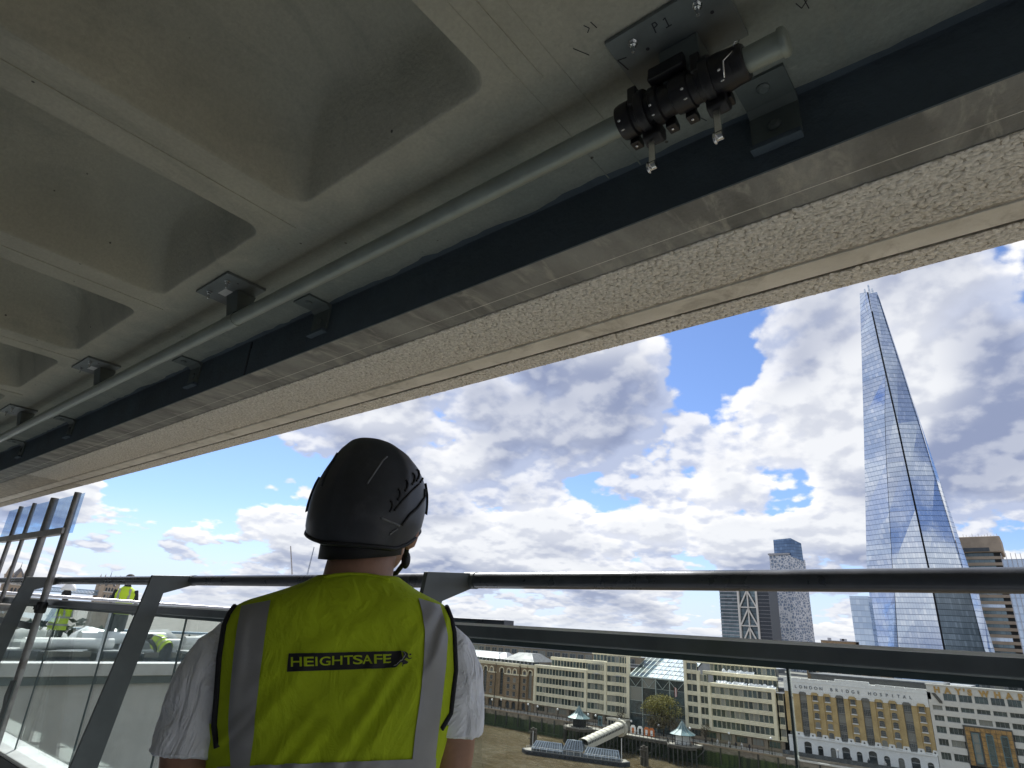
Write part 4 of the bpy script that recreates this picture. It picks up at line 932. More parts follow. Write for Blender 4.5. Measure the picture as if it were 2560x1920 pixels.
storey(o1, -1, [(-145.6, Y0 + 4), (-128.0, Y0 + 4)]); storey(o1, -2, [(-130.0, Y0 + 8), (-120.0, Y0 + 8)]); storey(o1, -3, [(-119.6, Y0 + 10), (-111.8, Y0 + 10)])
MB().box(-150, -127.9, Y0 - .4, Y0 + .6, -12.0, -11.0).build('parapet', MAT['cream'], o1, bevel=.1)
MB().box(-145.9, -120.0, Y0 + 3.6, Y0 + 4.6, -9.0, -8.0).build('parapet', MAT['cream'], o1, bevel=.1)
MB().box(-130.4, -112, Y0 + 7.6, Y0 + 8.6, -6.0, -5.0).build('parapet', MAT['cream'], o1, bevel=.1)
MB().box(-150, -111.8, Y0 + .61, Y0 + 30, -12.1, -11.9).build('terrace', MAT['lead'], o1); MB().box(-145.6, -111.8, Y0 + 4.61, Y0 + 30, -9.2, -9.0).build('terrace', MAT['lead'], o1)
MB().box(-130, -111.9, Y0 + 8.61, Y0 + 30, -6.1, -5.9).build('terrace', MAT['lead'], o1); MB().box(-149.9, -112, Y0 + 1.6, Y0 + 28, QUAY, -12.15).build('core', MAT['core'], o1)
for x, z1 in ((-150.2, -11.05), (-128.4, -11.05), (-120.55, -8.05), (-111.9, -5.05)): pier(o1, x, x + 1.0, Y0, -24, z1)
MB().box(-150, -111.4, Y0 - .45, Y0 + .5, -24.0, -23.95).build('string_course', MAT['cream'], o1)
ground_floor(o1, -149.5, -111.5, Y0 + .3, 8)
o2 = thing('office_building', (-78, Y0, QUAY), 'stepped cream stone office block between the glazed hall and the white hospital', 'building', 'cream offices on the far bank')
for r in range(-3, 4): storey(o2, r, [(-91.0, Y0), (-87.4, Y0)])
for r in range(-1, 4): storey(o2, r, [(-86.6, Y0), (-84.2, Y0)])
for r in range(4): storey(o2, r, [(-83.2, Y0), (-65.2, Y0)]); storey(o2, r, [(-64.0, Y0 + 1.2), (-62.4, Y0 + 1.2)])
storey(o2, -1, [(-84.0, Y0 + 4), (-64.6, Y0 + 4)]); storey(o2, -2, [(-86.5, Y0 + 8), (-66.2, Y0 + 8)]); storey(o2, -3, [(-86.5, Y0 + 12), (-68, Y0 + 12)])
MB().box(-83.8, -64.2, Y0 - .4, Y0 + .6, -12.0, -11.0).build('parapet', MAT['cream'], o2, bevel=.1)
MB().box(-87.2, -64.6, Y0 + 3.6, Y0 + 4.6, -9.0, -8.0).build('parapet', MAT['cream'], o2, bevel=.1)
MB().box(-91.4, -66, Y0 + 7.6, Y0 + 8.6, -6.0, -5.0).build('parapet', MAT['cream'], o2, bevel=.1)
MB().box(-84, -62.2, Y0 + .61, Y0 + 30, -12.1, -11.9).build('terrace', MAT['lead'], o2); MB().box(-87.2, -64, Y0 + 4.61, Y0 + 30, -9.2, -9.0).build('terrace', MAT['lead'], o2)
MB().box(-91, -66, Y0 + 8.61, Y0 + 30, -6.1, -5.9).build('terrace', MAT['lead'], o2); MB().box(-91, -62.3, Y0 + 1.6, Y0 + 28, QUAY, -12.15).build('core', MAT['core'], o2)
for x, z1 in ((-91.6, -2.05), (-87.4, -8.05), (-84.1, -11.05), (-65.2, -11.05)): pier(o2, x, x + .9, Y0, -24, z1)
MB().box(-91.4, -62, Y0 - .45, Y0 + .5, -24.0, -23.95).build('string_course', MAT['cream'], o2)
ground_floor(o2, -91, -63.4, Y0 + .3, 6)
def crumpled(x0, x1, y, z, seed):
    r = random.Random(seed); nx, nz = 26, 6; vs = []
    for i in range(nx + 1):
        for j in range(nz + 1):
            u = i / nx; vs.append((x0 + (x1 - x0) * u, y - .6 - .9 * math.sin(j / nz * 3) * (.6 + .6 * mnoise.noise(Vector((u * 9, j * .4, seed)))), z + j * .26 * (1 + .6 * mnoise.noise(Vector((u * 11, 2, seed)))) + .25 * mnoise.noise(Vector((u * 16, j * .8, seed)))))
    return MB().add(vs, [(i * (nz + 1) + j, (i + 1) * (nz + 1) + j, (i + 1) * (nz + 1) + j + 1, i * (nz + 1) + j + 1) for i in range(nx) for j in range(nz)])
for (x0, x1, y, z, sd, lab) in ((-82.5, -73, Y0 + 3.4, -11.9, 1, 'crumpled white sheeting along the lower roof terrace of the right cream office'), (-72.6, -64.6, Y0 + 3.4, -11.9, 2, 'crumpled white sheeting at the hospital end of the lower roof terrace'),
                                (-82, -72, Y0 + 7.4, -8.9, 3, 'crumpled white sheeting on the upper roof terrace of the right cream office')):
    tag(crumpled(x0, x1, y, z, sd).build('plastic_sheeting', MAT['sheeting']), lab, 'sheeting', 'white sheeting on the office terraces')

# glazed hall
ga = thing('glazed_hall', (-101, Y0, QUAY), 'tall glazed hall with green frame and sloping glass roof between the cream offices', 'building')
AX0, AX1, AZ = -111.2, -91.5, -11.5; cols = [AX0 + .2, -106.3, -101.5, -96.7, AX1 - .2]
MB().box(AX0, AX1, Y0 + 6, Y0 + 6.4, QUAY, AZ - .2).build('inner_wall', MAT['core'], ga)
for k in range(4):
    x0, x1 = cols[k], cols[k + 1]
    for j, (za, zb_) in enumerate(((QUAY + .1, -22.3), (-22.2, -18.6), (-18.5, -14.6), (-14.5, AZ - .25))):
        MB().box(x0 + .14, x1 - .14, Y0 + .06, Y0 + .12, za, zb_).build('glass_pane', MAT['aglass'], ga)
    for z in (-22.25, -18.55, -14.55): MB().box(x0 + .12, x1 - .12, Y0, Y0 + .16, z - .06, z + .06).build('transom', MAT['aframe'], ga)
    xm = (x0 + x1) / 2
    MB().bar((x0, Y0 - .2, AZ - .3), (xm, Y0 - .2, -14.4), .14, .14, upv=(0, 1, 0)).build('truss_brace', MAT['aframe'], ga); MB().bar((xm, Y0 - .2, -14.4), (x1, Y0 - .2, AZ - .3), .14, .14, upv=(0, 1, 0)).build('truss_brace', MAT['aframe'], ga)
for x in cols: MB().box(x - .13, x + .13, Y0 - .18, Y0 + .2, QUAY + .001, AZ - .2).build('column', MAT['aframe'], ga)
MB().box(AX0, AX1, Y0 - .3, Y0 + .3, AZ - .195, AZ + .1).build('eaves_beam', MAT['aframe'], ga)
RB, RT, YB, YT = (AX0, AX1), (-114.9, -98.2), Y0 + .2, Y0 + 17; ZT = -4.6
def roofp(u, v): return (RB[0] + (RB[1] - RB[0]) * u + v * ((RT[0] + 3.4) - RB[0]) * (1 - u) + v * u * 0, YB + (YT - YB) * v, AZ + .1 + (ZT - AZ) * v)
NU, NV = 12, 6
for i in range(NU):
    for j in range(NV):
        e = .10; a = [roofp((i + s_) / NU, (j + t_) / NV) for s_, t_ in ((e, e), (1 - e, e), (1 - e, 1 - e), (e, 1 - e))]
        mb = MB(); mb.add(a + [(x, y + .03, z - .08) for x, y, z in a], [(0, 1, 2, 3), (7, 6, 5, 4), (0, 4, 5, 1), (1, 5, 6, 2), (2, 6, 7, 3), (3, 7, 4, 0)])
        mb.build('roof_pane', MAT['aglass' if i < 4 else 'awhite'], ga)
for i in range(NU + 1): MB().bar(roofp(i / NU, 0), roofp(i / NU, 1), .16, .2).build('roof_bar', MAT['aframe'], ga)
for j in range(NV + 1): MB().bar(roofp(0, j / NV), roofp(1, j / NV), .13, .17).build('roof_purlin', MAT['aframe'], ga)
MB().add([roofp(0, 0), roofp(1, 0), roofp(1, 1), roofp(0, 1)], [(0, 1, 2, 3)]).v
MB().add([(p[0], p[1], p[2] - .6) for p in (roofp(0, 0), roofp(1, 0), roofp(1, 1), roofp(0, 1))], [(0, 1, 2, 3)]).build('roof_void', MAT['core'], ga)
fl = thing('flag', (-94.6, Y0 - .5, -16), 'faded red and white flag hung inside the glazed hall front', 'flag')
for k, m in enumerate(('red', 'white', 'red')): MB().box(-94.9 + .25 * k, -94.66 + .25 * k, Y0 - .35, Y0 - .32, -16.2 + .1 * k, -13.4 - .15 * k).build('stripe', MAT[m], fl)

# ------------------------------------------------------------------ brown brick warehouse with arched tops
ht = thing('brick_warehouse', (-166, Y0, QUAY), 'brown brick riverside warehouse with cream arches and grey hipped roof', 'building')
HX0, HX1 = -196, -150.4
MB().box(HX0, HX1, Y0 + 1.2, Y0 + 22, QUAY, -11.9).build('core', MAT['core'], ht)
bays = []; x = HX1
cx_list = [-152.6, -154.9, -158.9, -161.8, -166.0, -171.1, -174.3, -177.0, -180.2, -183.5, -186.6, -190, -193.5]
edges_ = [HX1] + [(a + b) / 2 for a, b in zip(cx_list, cx_list[1:])] + [HX0]
tall = {0, 4, 6, 9, 11}
HWm = window_mesh('window', 1.15, 1.5, 2, 2, MAT['win2'], MAT['winbar'], .07, .12, .25); HTw = window_mesh('tall_window', 1.5, 8.4, 2, 9, MAT['win2'], MAT['winbar'], .07, .14, .7)
for i, cx in enumerate(cx_list):
    x1, x0 = edges_[i], edges_[i + 1]; yb = Y0 + (0 if i not in (3, 2) else -.9) + (.4 if i == 0 else 0)
    ow = 1.6 if i in tall else 1.3
    if i in tall:
        arch_panel(x0, x1, -23.2, -12.0, cx, ow, -22.6, -14.2, .75, yb, yb + .7).build('wall_bay', MAT['bbrick'], ht); place('tall_window', HTw, (cx, yb + .4, -22.5), ht)
    else:
        MB().box(x0, x1, yb, yb + .5, -23.2, -12.0).build('wall_bay', MAT['bbrick'], ht)
        for z in (-15.4, -17.7, -20.0, -22.4): place('window', HWm, (cx, yb - .09, z), ht)
        for z in (-15.4, -17.7, -20.0, -22.4): MB().box(cx - .75, cx + .75, yb - .16, yb - .001, z - .22, z - .06).build('sill', MAT['brown'], ht)
    arc = [(cx + (ow / 2 + .25) * math.cos(t), yb - .12, -14.2 + (.75 + .25) * math.sin(t)) for t in [math.pi * k / 12 for k in range(13)]]
    MB().tube([(cx + ow / 2 + .25, yb - .12, -15.0)] + arc + [(cx - ow / 2 - .25, yb - .12, -15.0)], .20, 6).build('arch_moulding', MAT['cream'], ht)
    MB().box(x0, x1, yb - .22, yb - .001, -15.35, -14.95).build('string_course', MAT['cream'], ht) if i not in tall else None
    MB().box(x0, x1, yb - .35, yb + .6, -12.0, -11.35).build('cornice', MAT['cream'], ht, bevel=.08); MB().box(x0, x1, yb - .2, yb + .55, -12.45, -12.001).build('frieze', MAT['cream'], ht)
    MB().box(x0, x1, yb - .2, yb + .3, -23.9, -23.2).build('band_course', MAT['cream'], ht)
    arch_panel(x0, x1, QUAY, -23.9, cx, min(1.9, x1 - x0 - .6), QUAY + .3, -25.0, .8, yb - .05, yb + .6).build('arcade_bay', MAT['bbrick'], ht)
    MB().box(x0 + .2, x1 - .2, yb + .61, yb + .66, QUAY, -24.1).build('arcade_glazing', MAT['win2'], ht)
MB().box(HX0, HX1 - .3, Y0 + .6, Y0 + 3, -11.9, -10.4).build('attic_glazing', MAT['win2'], ht)
for k in range(24): MB().box(HX0 + 1.9 * k, HX0 + 1.9 * k + .5, Y0 + .5, Y0 + .599, -11.35, -10.4).build('attic_post', MAT['lead'], ht)
def hip(x0, x1, y0, y1, z0, z1, ins, nm, m, t): 
    MB().add([(x0, y0, z0), (x1, y0, z0), (x1, y1, z0), (x0, y1, z0), (x0 + ins, y0 + ins, z1), (x1 - ins, y0 + ins, z1), (x1 - ins, y1 - ins, z1), (x0 + ins, y1 - ins, z1)], [(0, 1, 5, 4), (1, 2, 6, 5), (2, 3, 7, 6), (3, 0, 4, 7), (4, 5, 6, 7)]).build(nm, MAT[m], t)
hip(-166, -151, Y0 + .2, Y0 + 14, -10.35, -7.6, 4.2, 'roof', 'slate', ht); hip(-196, -168, Y0 + .3, Y0 + 14, -10.35, -8.3, 3.4, 'roof', 'lead', ht); hip(-172.5, -164.5, Y0 + 1, Y0 + 9, -10.35, -8.0, 3.2, 'roof', 'lead', ht)
MB().tube([(-168.6, Y0 - .6, QUAY), (-168.6, Y0 - .6, -12)], .12, 8).build('drainpipe', MAT['iron'], ht)

# ------------------------------------------------------------------ hospital
hs = thing('hospital_building', (-44, Y0, QUAY), 'yellow brick hospital with white lettered parapet and white arched ground floor', 'building')
PX = [-56.8 + 3.12 * k for k in range(10)]; HL, HR_ = -61.6, -27.0
MB().box(HL + .2, HR_ - .2, Y0 + .9, Y0 + 18, QUAY, -8.2).build('core', MAT['grey'], hs)
MB().box(HL, HR_, Y0 - .12, Y0 + .95, -11.15, -7.75).build('parapet_band', MAT['white'], hs)
for z in (-8.6, -10.6): MB().box(HL, HR_, Y0 - .2, Y0 - .121, z, z + .12).build('moulding', MAT['white'], hs)
MB().box(-48.2, -39.9, Y0 - .1, Y0 + .8, -7.749, -7.05).build('raised_parapet', MAT['white'], hs); MB().box(HL - .05, HR_ + .05, Y0 - .22, Y0 + 1, -7.749, -7.6).build('coping', MAT['white'], hs) if False else None
r_ = random.Random(4)
for k in range(15):
    xx = HL + .2 + k * 2.3
    if not -49.5 < xx < -39.5: MB().box(xx, xx + 2.1, Y0 - .16, Y0 + .6, -7.749, -7.55 + r_.uniform(-.05, .08)).build('coping_stone', MAT['white'], hs)
bayw = 1.9
AW = window_mesh('arched_window', 1.12, 1.35, 4, 3, MAT['win2'], MAT['winbar'], .06, .12, .28); TW = window_mesh('loading_window', 1.62, 1.62, 4, 4, MAT['win2'], MAT['winbar'], .06, .12)
edges_ = [HL + 1.7] + [x_ for p in PX for x_ in (p - bayw / 2, p + bayw / 2)] + [HR_]
for k in range(11):
    a, b = edges_[2 * k], edges_[2 * k + 1]
    MB().box(a, b, Y0, Y0 + .9, -21.0, -11.6).build('brick_pier', MAT['hbrick'], hs); MB().box(a - .02, b + .02, Y0 - .06, Y0 + .9, -11.6, -11.151).build('pier_cap', MAT['white'], hs)
    mz = (a + b) / 2; MB().prism([(a - .0, -21.0), (a - .25, -22.0), (b + .25, -22.0), (b + .0, -21.0)], Y0 - .06, Y0 + .9, 1).build('pier_foot', MAT['white'], hs)
    MB().lathe([(.20, -.09), (.20, -.06)], (mz, Y0, -21.55), 12, ax='y').build('tie_plate', MAT['iron'], hs)
MB().box(HL, HL + 1.0, Y0, Y0 + .9, -21.0, -11.151).build('brick_pier', MAT['hbrick'], hs)
for j in range(5): MB().box(HL + 1.02, HL + 1.68, Y0 + .2, Y0 + .3, -12.9 - 2.2 * j, -11.6 - 2.2 * j).build('side_window', MAT['win2'], hs); MB().box(HL + 1.02, HL + 1.68, Y0 + .1, Y0 + .5, -13.1 - 2.2 * j, -12.95 - 2.2 * j).build('sill', MAT['white'], hs)
for k, x in enumerate(PX):
    if k in (0, 3, 5, 8):
        MB().box(x - bayw / 2, x + bayw / 2, Y0 + .55, Y0 + .89, -22, -11.3).build('bay_panel', MAT['grey'], hs)
        for j in range(5): place('loading_window', TW, (x, Y0 + .40, -13.05 - 2.2 * j), hs); MB().box(x - bayw / 2 + .03, x + bayw / 2 - .03, Y0 + .42, Y0 + .549, -13.62 - 2.2 * j, -13.15 - 2.2 * j).build('timber_apron', MAT['grey'], hs)
        MB().prism([(x - bayw / 2 - .1, -11.6), (x + bayw / 2 + .1, -11.6), (x + bayw / 2 - .35, -10.95), (x - bayw / 2 + .35, -10.95)], Y0 - .3, Y0 - .122, 1).build('hood', MAT['grey'], hs)
    else:
        MB().box(x - bayw / 2, x + bayw / 2, Y0 + .30, Y0 + .89, -22, -11.3).build('bay_panel', MAT['hbrick'], hs)
        for j in range(5): place('arched_window', AW, (x, Y0 + .18, -12.85 - 2.2 * j), hs); MB().box(x - .75, x + .75, Y0 + .12, Y0 + .299, -13.12 - 2.2 * j, -12.92 - 2.2 * j).build('sill', MAT['white'], hs)
        MB().prism([(x - bayw / 2 - .05, -11.6), (x + bayw / 2 + .05, -11.6), (x + bayw / 2 - .3, -10.9), (x - bayw / 2 + .3, -10.9)], Y0 - .28, Y0 - .122, 1).build('hood', MAT['hbrick'], hs)
MB().box(HL, HR_, Y0 - .3, Y0 + .9, -22.35, -22.001).build('cornice', MAT['white'], hs)
eb = [HL] + [(a + b) / 2 for a, b in zip(PX, PX[1:])] + [HR_]
for k, x in enumerate(PX):
    big = k in (3, 5, 8, 0); x0 = HL if k == 0 else eb[k]; x1 = eb[k + 1]
    arch_panel(x0, x1, QUAY - .05, -22.35, x, 1.9 if big else 1.35, QUAY, -23.7 if big else -24.3, .55, Y0 - .1, Y0 + .6).build('arch_bay', MAT['white'], hs)
    MB().box(x - 1, x + 1, Y0 + .45, Y0 + .5, QUAY, -23).build('door_glazing', MAT['win2'], hs); MB().box(x - .9, x + .9, Y0 + .40, Y0 + .449, -24.5, -24.3).build('transom', MAT['winbar'], hs)
def text_obj(name, s, size, xw, y, z, m, parent, ext=.05, font_off=.0):
    """raised lettering, one mesh for each letter, spread over xw = (x0, x1)"""
    n = len(s)
    if n == 2 and s[0] == s[1]: s = s[0]
    for i, ch in enumerate(s):
        if ch == ' ': continue
        me = glyph(ch, ext / size, font_off)
        x = xw[0] + (xw[1] - xw[0]) * i / (n - 1)
        mb = MB().add([(x + v.co.x * size, y - v.co.z * size, z + v.co.y * size) for v in me.vertices], [tuple(p.vertices) for p in me.polygons]); mb.build('letter', m, parent)
text_obj('sign', 'LONDON BRIDGE HOSPITAL', 1.10, (-58.4, -30.7), Y0 - .19, -10.12, MAT['signgrey'], hs, .05, .0)
MB().box(HL - .05, HR_ + .1, 193.36, 199.5, QUAY, QUAY + .9).build('terrace', MAT['quay'], hs)
MB().box(HL, HR_, 193.5, 193.56, QUAY + .9, QUAY + 1.9).build('terrace_screen', MAT['pglass'], hs)

# ------------------------------------------------------------------ white stone office with ochre panel
wb = thing('white_office', (-8, Y0, QUAY), 'white stone office with ochre tiled panel and gilded lettering beside the hospital', 'building')
WX0, WX1 = -26.9, 14
MB().box(WX0 + .3, WX1, Y0 + .7, Y0 + 20, QUAY, -6.6).build('core', MAT['core'], wb)
rows = [(-9.7, -8.1), (-11.95, -10.9), (-14.35, -13.1), (-17.0, -15.5), (-19.7, -18.2), (-22.7, -21.1)]
colx = [(-26.2, -24.2)] + [(-23.6 + 3.16 * k, -23.6 + 3.16 * k + 2.62) for k in range(12)]
zb_prev = -6.4
bands = [(-8.1, -6.4)] + [(rows[i + 1][1], rows[i][0]) for i in range(5)] + [(QUAY, -22.7)]
PZ0, PZ1, PX0, PX1 = -23.0, -14.6, -20.7, -11.2
for i, (a, b) in enumerate(bands):
    if b > PZ1 or i == 0: MB().box(WX0, WX1, Y0, Y0 + .5, max(a, PZ1 if a < PZ1 < b else a), b).build('band', MAT['pstone'], wb)
    if a < PZ1:
        b2 = min(b, PZ1 - .001) if b > PZ1 else b
        MB().box(WX0, PX0, Y0, Y0 + .5, a, b2).build('band', MAT['pstone'], wb); MB().box(PX1, WX1, Y0, Y0 + .5, a, b2).build('band', MAT['pstone'], wb)
wcache = {}
for i, (za, zb_) in enumerate(rows):
    for k, (xa, xb) in enumerate(colx):
        if i == 0 and k == 0: continue
        if za < PZ1 and xb > PX0 + .3 and xa < PX1 - .3: continue
        key = (round(xb - xa, 2), round(zb_ - za, 2))
        if key not in wcache: wcache[key] = window_mesh('window', key[0], key[1], 3, 1, MAT['win'], MAT['winbar'], .09, .16)
        place('window', wcache[key], ((xa + xb) / 2, Y0 + .28, za), wb)
        nx_ = colx[k + 1][0] if k + 1 < len(colx) else xb + .5
        if not (za < PZ1 and nx_ > PX0 and xb < PX1): MB().box(xb, nx_, Y0 + .06, Y0 + .5, za, zb_).build('mullion', MAT['pstone'], wb)
    MB().box(WX0, colx[0][0], Y0, Y0 + .5, za, zb_).build('corner_pier', MAT['pstone'], wb)
MB().box(WX0, -23.6, Y0, Y0 + .5, -9.7, -8.1).build('corner_pier', MAT['pstone'], wb)
MB().prism([(-26.0, -8.2), (-25.2, -8.2), (-24.0, -9.9), (-24.0, -10.4), (-24.6, -10.3)], Y0 - .25, Y0 - .002, 1).build('carved_emblem', MAT['bronze'], wb)
MB().box(WX0 - .2, WX1, Y0 - .2, Y0 + 1.5, -6.4, -6.15).build('coping', MAT['pstone'], wb)
for ch, xx in (('H', -24.7), ('A', -22.5), ('Y', -20.3), ("'", -19.1), ('S', -18.0), ('W', -15.2), ('H', -12.6), ('A', -10.4), ('R', -8.2), ('F', -6.2)):
    text_obj('sign', ch + ch, 1.75, (xx, xx + .001), Y0 - .08, -7.95, MAT['gold'], wb, .06, .06)
MB().box(PX0, PX1, Y0 - .25, Y0 + .45, PZ0, PZ1).build('panel_frame', MAT['bronze'], wb)
tl = MB().box(-.46, .46, -.08, 0, -.41, .41).mesh('panel_tile', MAT['faience'])
for i in range(9):
    for j in range(9):
        xx, zz = PX0 + .55 + 1.0 * i + .25, PZ1 - .75 - .9 * j
        if any(abs(xx - w_) < .85 for w_ in (-18.5, -15.8, -13.0)) and zz < -15.5: continue
        place('panel_tile', tl, (xx, Y0 - .251, zz), wb)
pwm = window_mesh('panel_window', 1.3, 6.3, 1, 3, MAT['win'], MAT['copper'], .16, .25)
for w_ in (-18.5, -15.8, -13.0): place('panel_window', pwm, (w_, Y0 - .45, -22.4), wb)

# ------------------------------------------------------------------ roofs and streets behind the front row
def plain_block(name, label, cat, x0, x1, y0, y1, z1, wall, nx=0, nz=0, wz=(0, 0), group=None, roofm='lead', z0=QUAY, up=0):
    t = thing(name, ((x0 + x1) / 2, y0, z0), label, cat, group)
    MB().box(x0, x1, y0, y1, z0, z1).build('wall', MAT[wall], t); MB().box(x0 - .2, x1 + .2, y0 - .2, y1 + .2, z1 + .001, z1 + .35).build('roof', MAT[roofm], t)
    if nx:
        w = (x1 - x0) / nx; h = (wz[1] - wz[0]) / nz; me = window_mesh('window', w * .72, h * .62, 2, 1, MAT['win2'], MAT['winbar'], .12, .2)
        for i in range(nx):
            for j in range(nz): place('window', me, (x0 + w * (i + .5), y0 - .14, wz[0] + h * (j + .2)), t)
    if up:
        r = random.Random(x0)
        for k in range(up): a = r.uniform(x0 + 1, x1 - 4); MB().box(a, a + r.uniform(1.5, 3.5), y0 + 2, y0 + 5, z1 + .351, z1 + r.uniform(1, 2.6)).build('roof_plant', MAT['lead'], t)
    return t
plain_block('low_building', 'long pale flat roofed building behind the brick warehouse', 'building', -215, -128, 236, 262, -6.6, 'brown', 22, 1, (-10, -6.9), roofm='lead')
plain_block('station_shed', 'long pale grey station roof stretching behind the left cream office', 'building', -330, -118, 300, 330, -5.2, 'lead', 0, 0)
for k in range(4): plain_block('station_canopy', ['narrow station canopy roof nearest the river', 'second narrow station canopy roof behind the first', 'third narrow station canopy roof toward the horizon', 'farthest narrow station canopy roof below the skyline'][k], 'roof', -420, -120 - 4 * k, 345 + 14 * k, 352 + 14 * k, -4.2 + .75 * k, 'lead', group='station canopy roofs')
plain_block('dark_building', 'dark brick building with a white window strip behind the hospital roof', 'building', -66, -49, 240, 262, -4.2, 'bbrick', 5, 1, (-7.6, -5.2), up=2)
plain_block('dark_building', 'tall dark brick block with small windows between hospital and glass spire', 'building', -49.0, -44.6, 244, 262, -3.2, 'bbrick', 2, 4, (-12, -3.6), up=1)
plain_block('grey_building', 'grey gabled roof range directly behind the hospital parapet', 'building', -60, -26, 222, 238, -7.0, 'grey', 0, 0, roofm='slate')
plain_block('low_building', 'low glazed building at the foot of the glass spire', 'building', -42, -27, 300, 325, -9.5, 'white', 6, 1, (-13, -10), up=1)
plain_block('grey_building', 'dark glazed block to the right of the glass spire base', 'building', -26, 8, 330, 360, -3.5, 'slate', 8, 2, (-11, -4), up=3)
plain_block('low_building', 'small dark rooftop pavilion left of the glass spire', 'building', -126, -102, 500, 520, 6.6, 'bbrick', 0, 0, up=3)
rr = random.Random(11)
lab_sets = []
for k in range(46):                                      # low town out to the skyline
    Y = 420 + 42 * k + rr.uniform(-15, 15); xc = -Y * rr.uniform(.12, 1.15); w = rr.uniform(25, 70)
    z1 = rr.uniform(-16, -6) if rr.random() < .8 else rr.uniform(-5, -1)
    wm, rm = rr.choice(['brown', 'bbrick', 'pstone', 'grey', 'cream']), rr.choice(['slate', 'lead'])
    t = thing('town_block', (xc, Y, QUAY), 'distant %s town block with %s roof below the skyline' % ({'brown': 'tan', 'bbrick': 'brick', 'pstone': 'white', 'grey': 'dark grey', 'cream': 'cream'}[wm], {'slate': 'dark', 'lead': 'pale'}[rm]), 'building', 'distant town blocks')
    MB().box(xc - w / 2, xc + w / 2, Y, Y + 30, QUAY, z1).build('wall', MAT[wm], t); MB().box(xc - w / 2 - .4, xc + w / 2 + .4, Y - .4, Y + 30.4, z1 + .01, z1 + .8).build('roof', MAT[rm], t)

# ------------------------------------------------------------------ towers
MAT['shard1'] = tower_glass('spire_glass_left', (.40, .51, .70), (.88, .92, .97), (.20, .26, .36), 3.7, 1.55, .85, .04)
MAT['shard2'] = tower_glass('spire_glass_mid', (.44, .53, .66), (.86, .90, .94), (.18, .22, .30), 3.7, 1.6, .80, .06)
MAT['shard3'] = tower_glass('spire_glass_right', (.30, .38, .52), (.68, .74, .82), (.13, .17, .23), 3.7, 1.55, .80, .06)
MAT['shard4'] = tower_glass('spire_glass_low', (.06, .08, .09), (.24, .29, .32), (.03, .045, .05), 3.7, 1.6, .3, .2)  # darker copy of the glass, reflected buildings put into its colour
MAT['slit'] = mat('spire_slit', (.05, .06, .07), .5, var=.3, vs=.3)
MAT['tglass'] = tower_glass('tower_glass_dark', (.05, .07, .08), (.22, .30, .33), (.015, .02, .025), 4.2, 3.0, .35, .2)
MAT['tglass2'] = tower_glass('tower_glass_blue', (.08, .13, .22), (.30, .42, .60), (.05, .07, .10), 4.0, 3.2, .5, .15)
MAT['pale'] = tower_glass('pale_glass', (.36, .46, .60), (.72, .80, .88), (.30, .36, .44), 3.8, 2.4, .5, .15)
MAT['lattice'] = lattice_mat()
MAT['conc'] = mat('tower_concrete', (.36, .29, .22), .8, var=.12, vs=.2)
sp = thing('glass_spire', (-60, 525, QUAY), 'very tall tapering glass spire skyscraper with a dark slit up its front', 'skyscraper')
K = 510 / 430
def S3(x, z, y): return (x * K * y / 510, y, z * K * y / 510)
def yL(z): return 507 + 30 * max(0, (z * K + 27) / 300)
TOPZ = 229.5
def facet(name, L, R, m, zs):
    """L, R: edge x at photo-plane height z; both edges also run back with height"""
    vs = []; 
    for z in zs:
        xl, dl = L(z); xr, dr = R(z); vs += [S3(xl, z, yL(z) + dl), S3(xr, z, yL(z) + dr)]
    return MB().add(vs, [(2 * i, 2 * i + 1, 2 * i + 3, 2 * i + 2) for i in range(len(zs) - 1)])
def interp(tab):
    def f(z):
        if z <= tab[0][0]: return tab[0][1]
        for a, b in zip(tab, tab[1:]):
            if z <= b[0]: return a[1] + (b[1] - a[1]) * (z - a[0]) / (b[0] - a[0])
        return tab[-1][1]
    return f
xl_ = interp([(-23, -81), (6, -79.1), (33, -78.4), (47, -77.9), (140, -66.8), (229.5, -56.8)])
xf_ = interp([(-23, -69.5), (6, -68), (33, -65.5), (47, -64.6), (130, -56.4), (167, -50.6)])
xs_ = interp([(-23, -46.2), (6, -46.2), (47, -46.5), (137, -48.9), (167, -50.0), (229.5, -52.0)])
xr_ = interp([(-23, -25), (6, -28.5), (33, -29.6), (47, -30.5), (134, -37.6), (228, -46.6)])
xe_ = interp([(-23, -22), (6, -25.8), (33, -25.8), (47, -27.8), (134, -36.9), (228, -46.3)])
zz1 = [-23, 6, 33, 47, 80, 110, 140, 167]; 
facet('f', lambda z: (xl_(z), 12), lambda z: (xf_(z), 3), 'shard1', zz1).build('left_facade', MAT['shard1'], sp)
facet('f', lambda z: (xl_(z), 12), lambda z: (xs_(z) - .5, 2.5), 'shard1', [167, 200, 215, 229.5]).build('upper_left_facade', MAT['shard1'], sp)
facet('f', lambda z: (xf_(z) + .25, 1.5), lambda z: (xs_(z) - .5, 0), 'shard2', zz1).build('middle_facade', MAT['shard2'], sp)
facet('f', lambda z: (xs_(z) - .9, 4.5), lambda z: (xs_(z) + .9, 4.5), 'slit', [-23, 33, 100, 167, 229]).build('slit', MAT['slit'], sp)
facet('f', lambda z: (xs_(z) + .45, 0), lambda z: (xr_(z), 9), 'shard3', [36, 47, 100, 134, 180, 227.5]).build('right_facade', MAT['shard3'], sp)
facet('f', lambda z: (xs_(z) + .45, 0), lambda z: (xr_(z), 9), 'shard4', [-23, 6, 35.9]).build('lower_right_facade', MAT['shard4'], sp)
facet('f', lambda z: (xr_(z) + .1, 8), lambda z: (xe_(z), 16), 'shard2', [-23, 6, 33, 47, 100, 134, 180, 225]).build('side_facade', MAT['shard2'], sp)
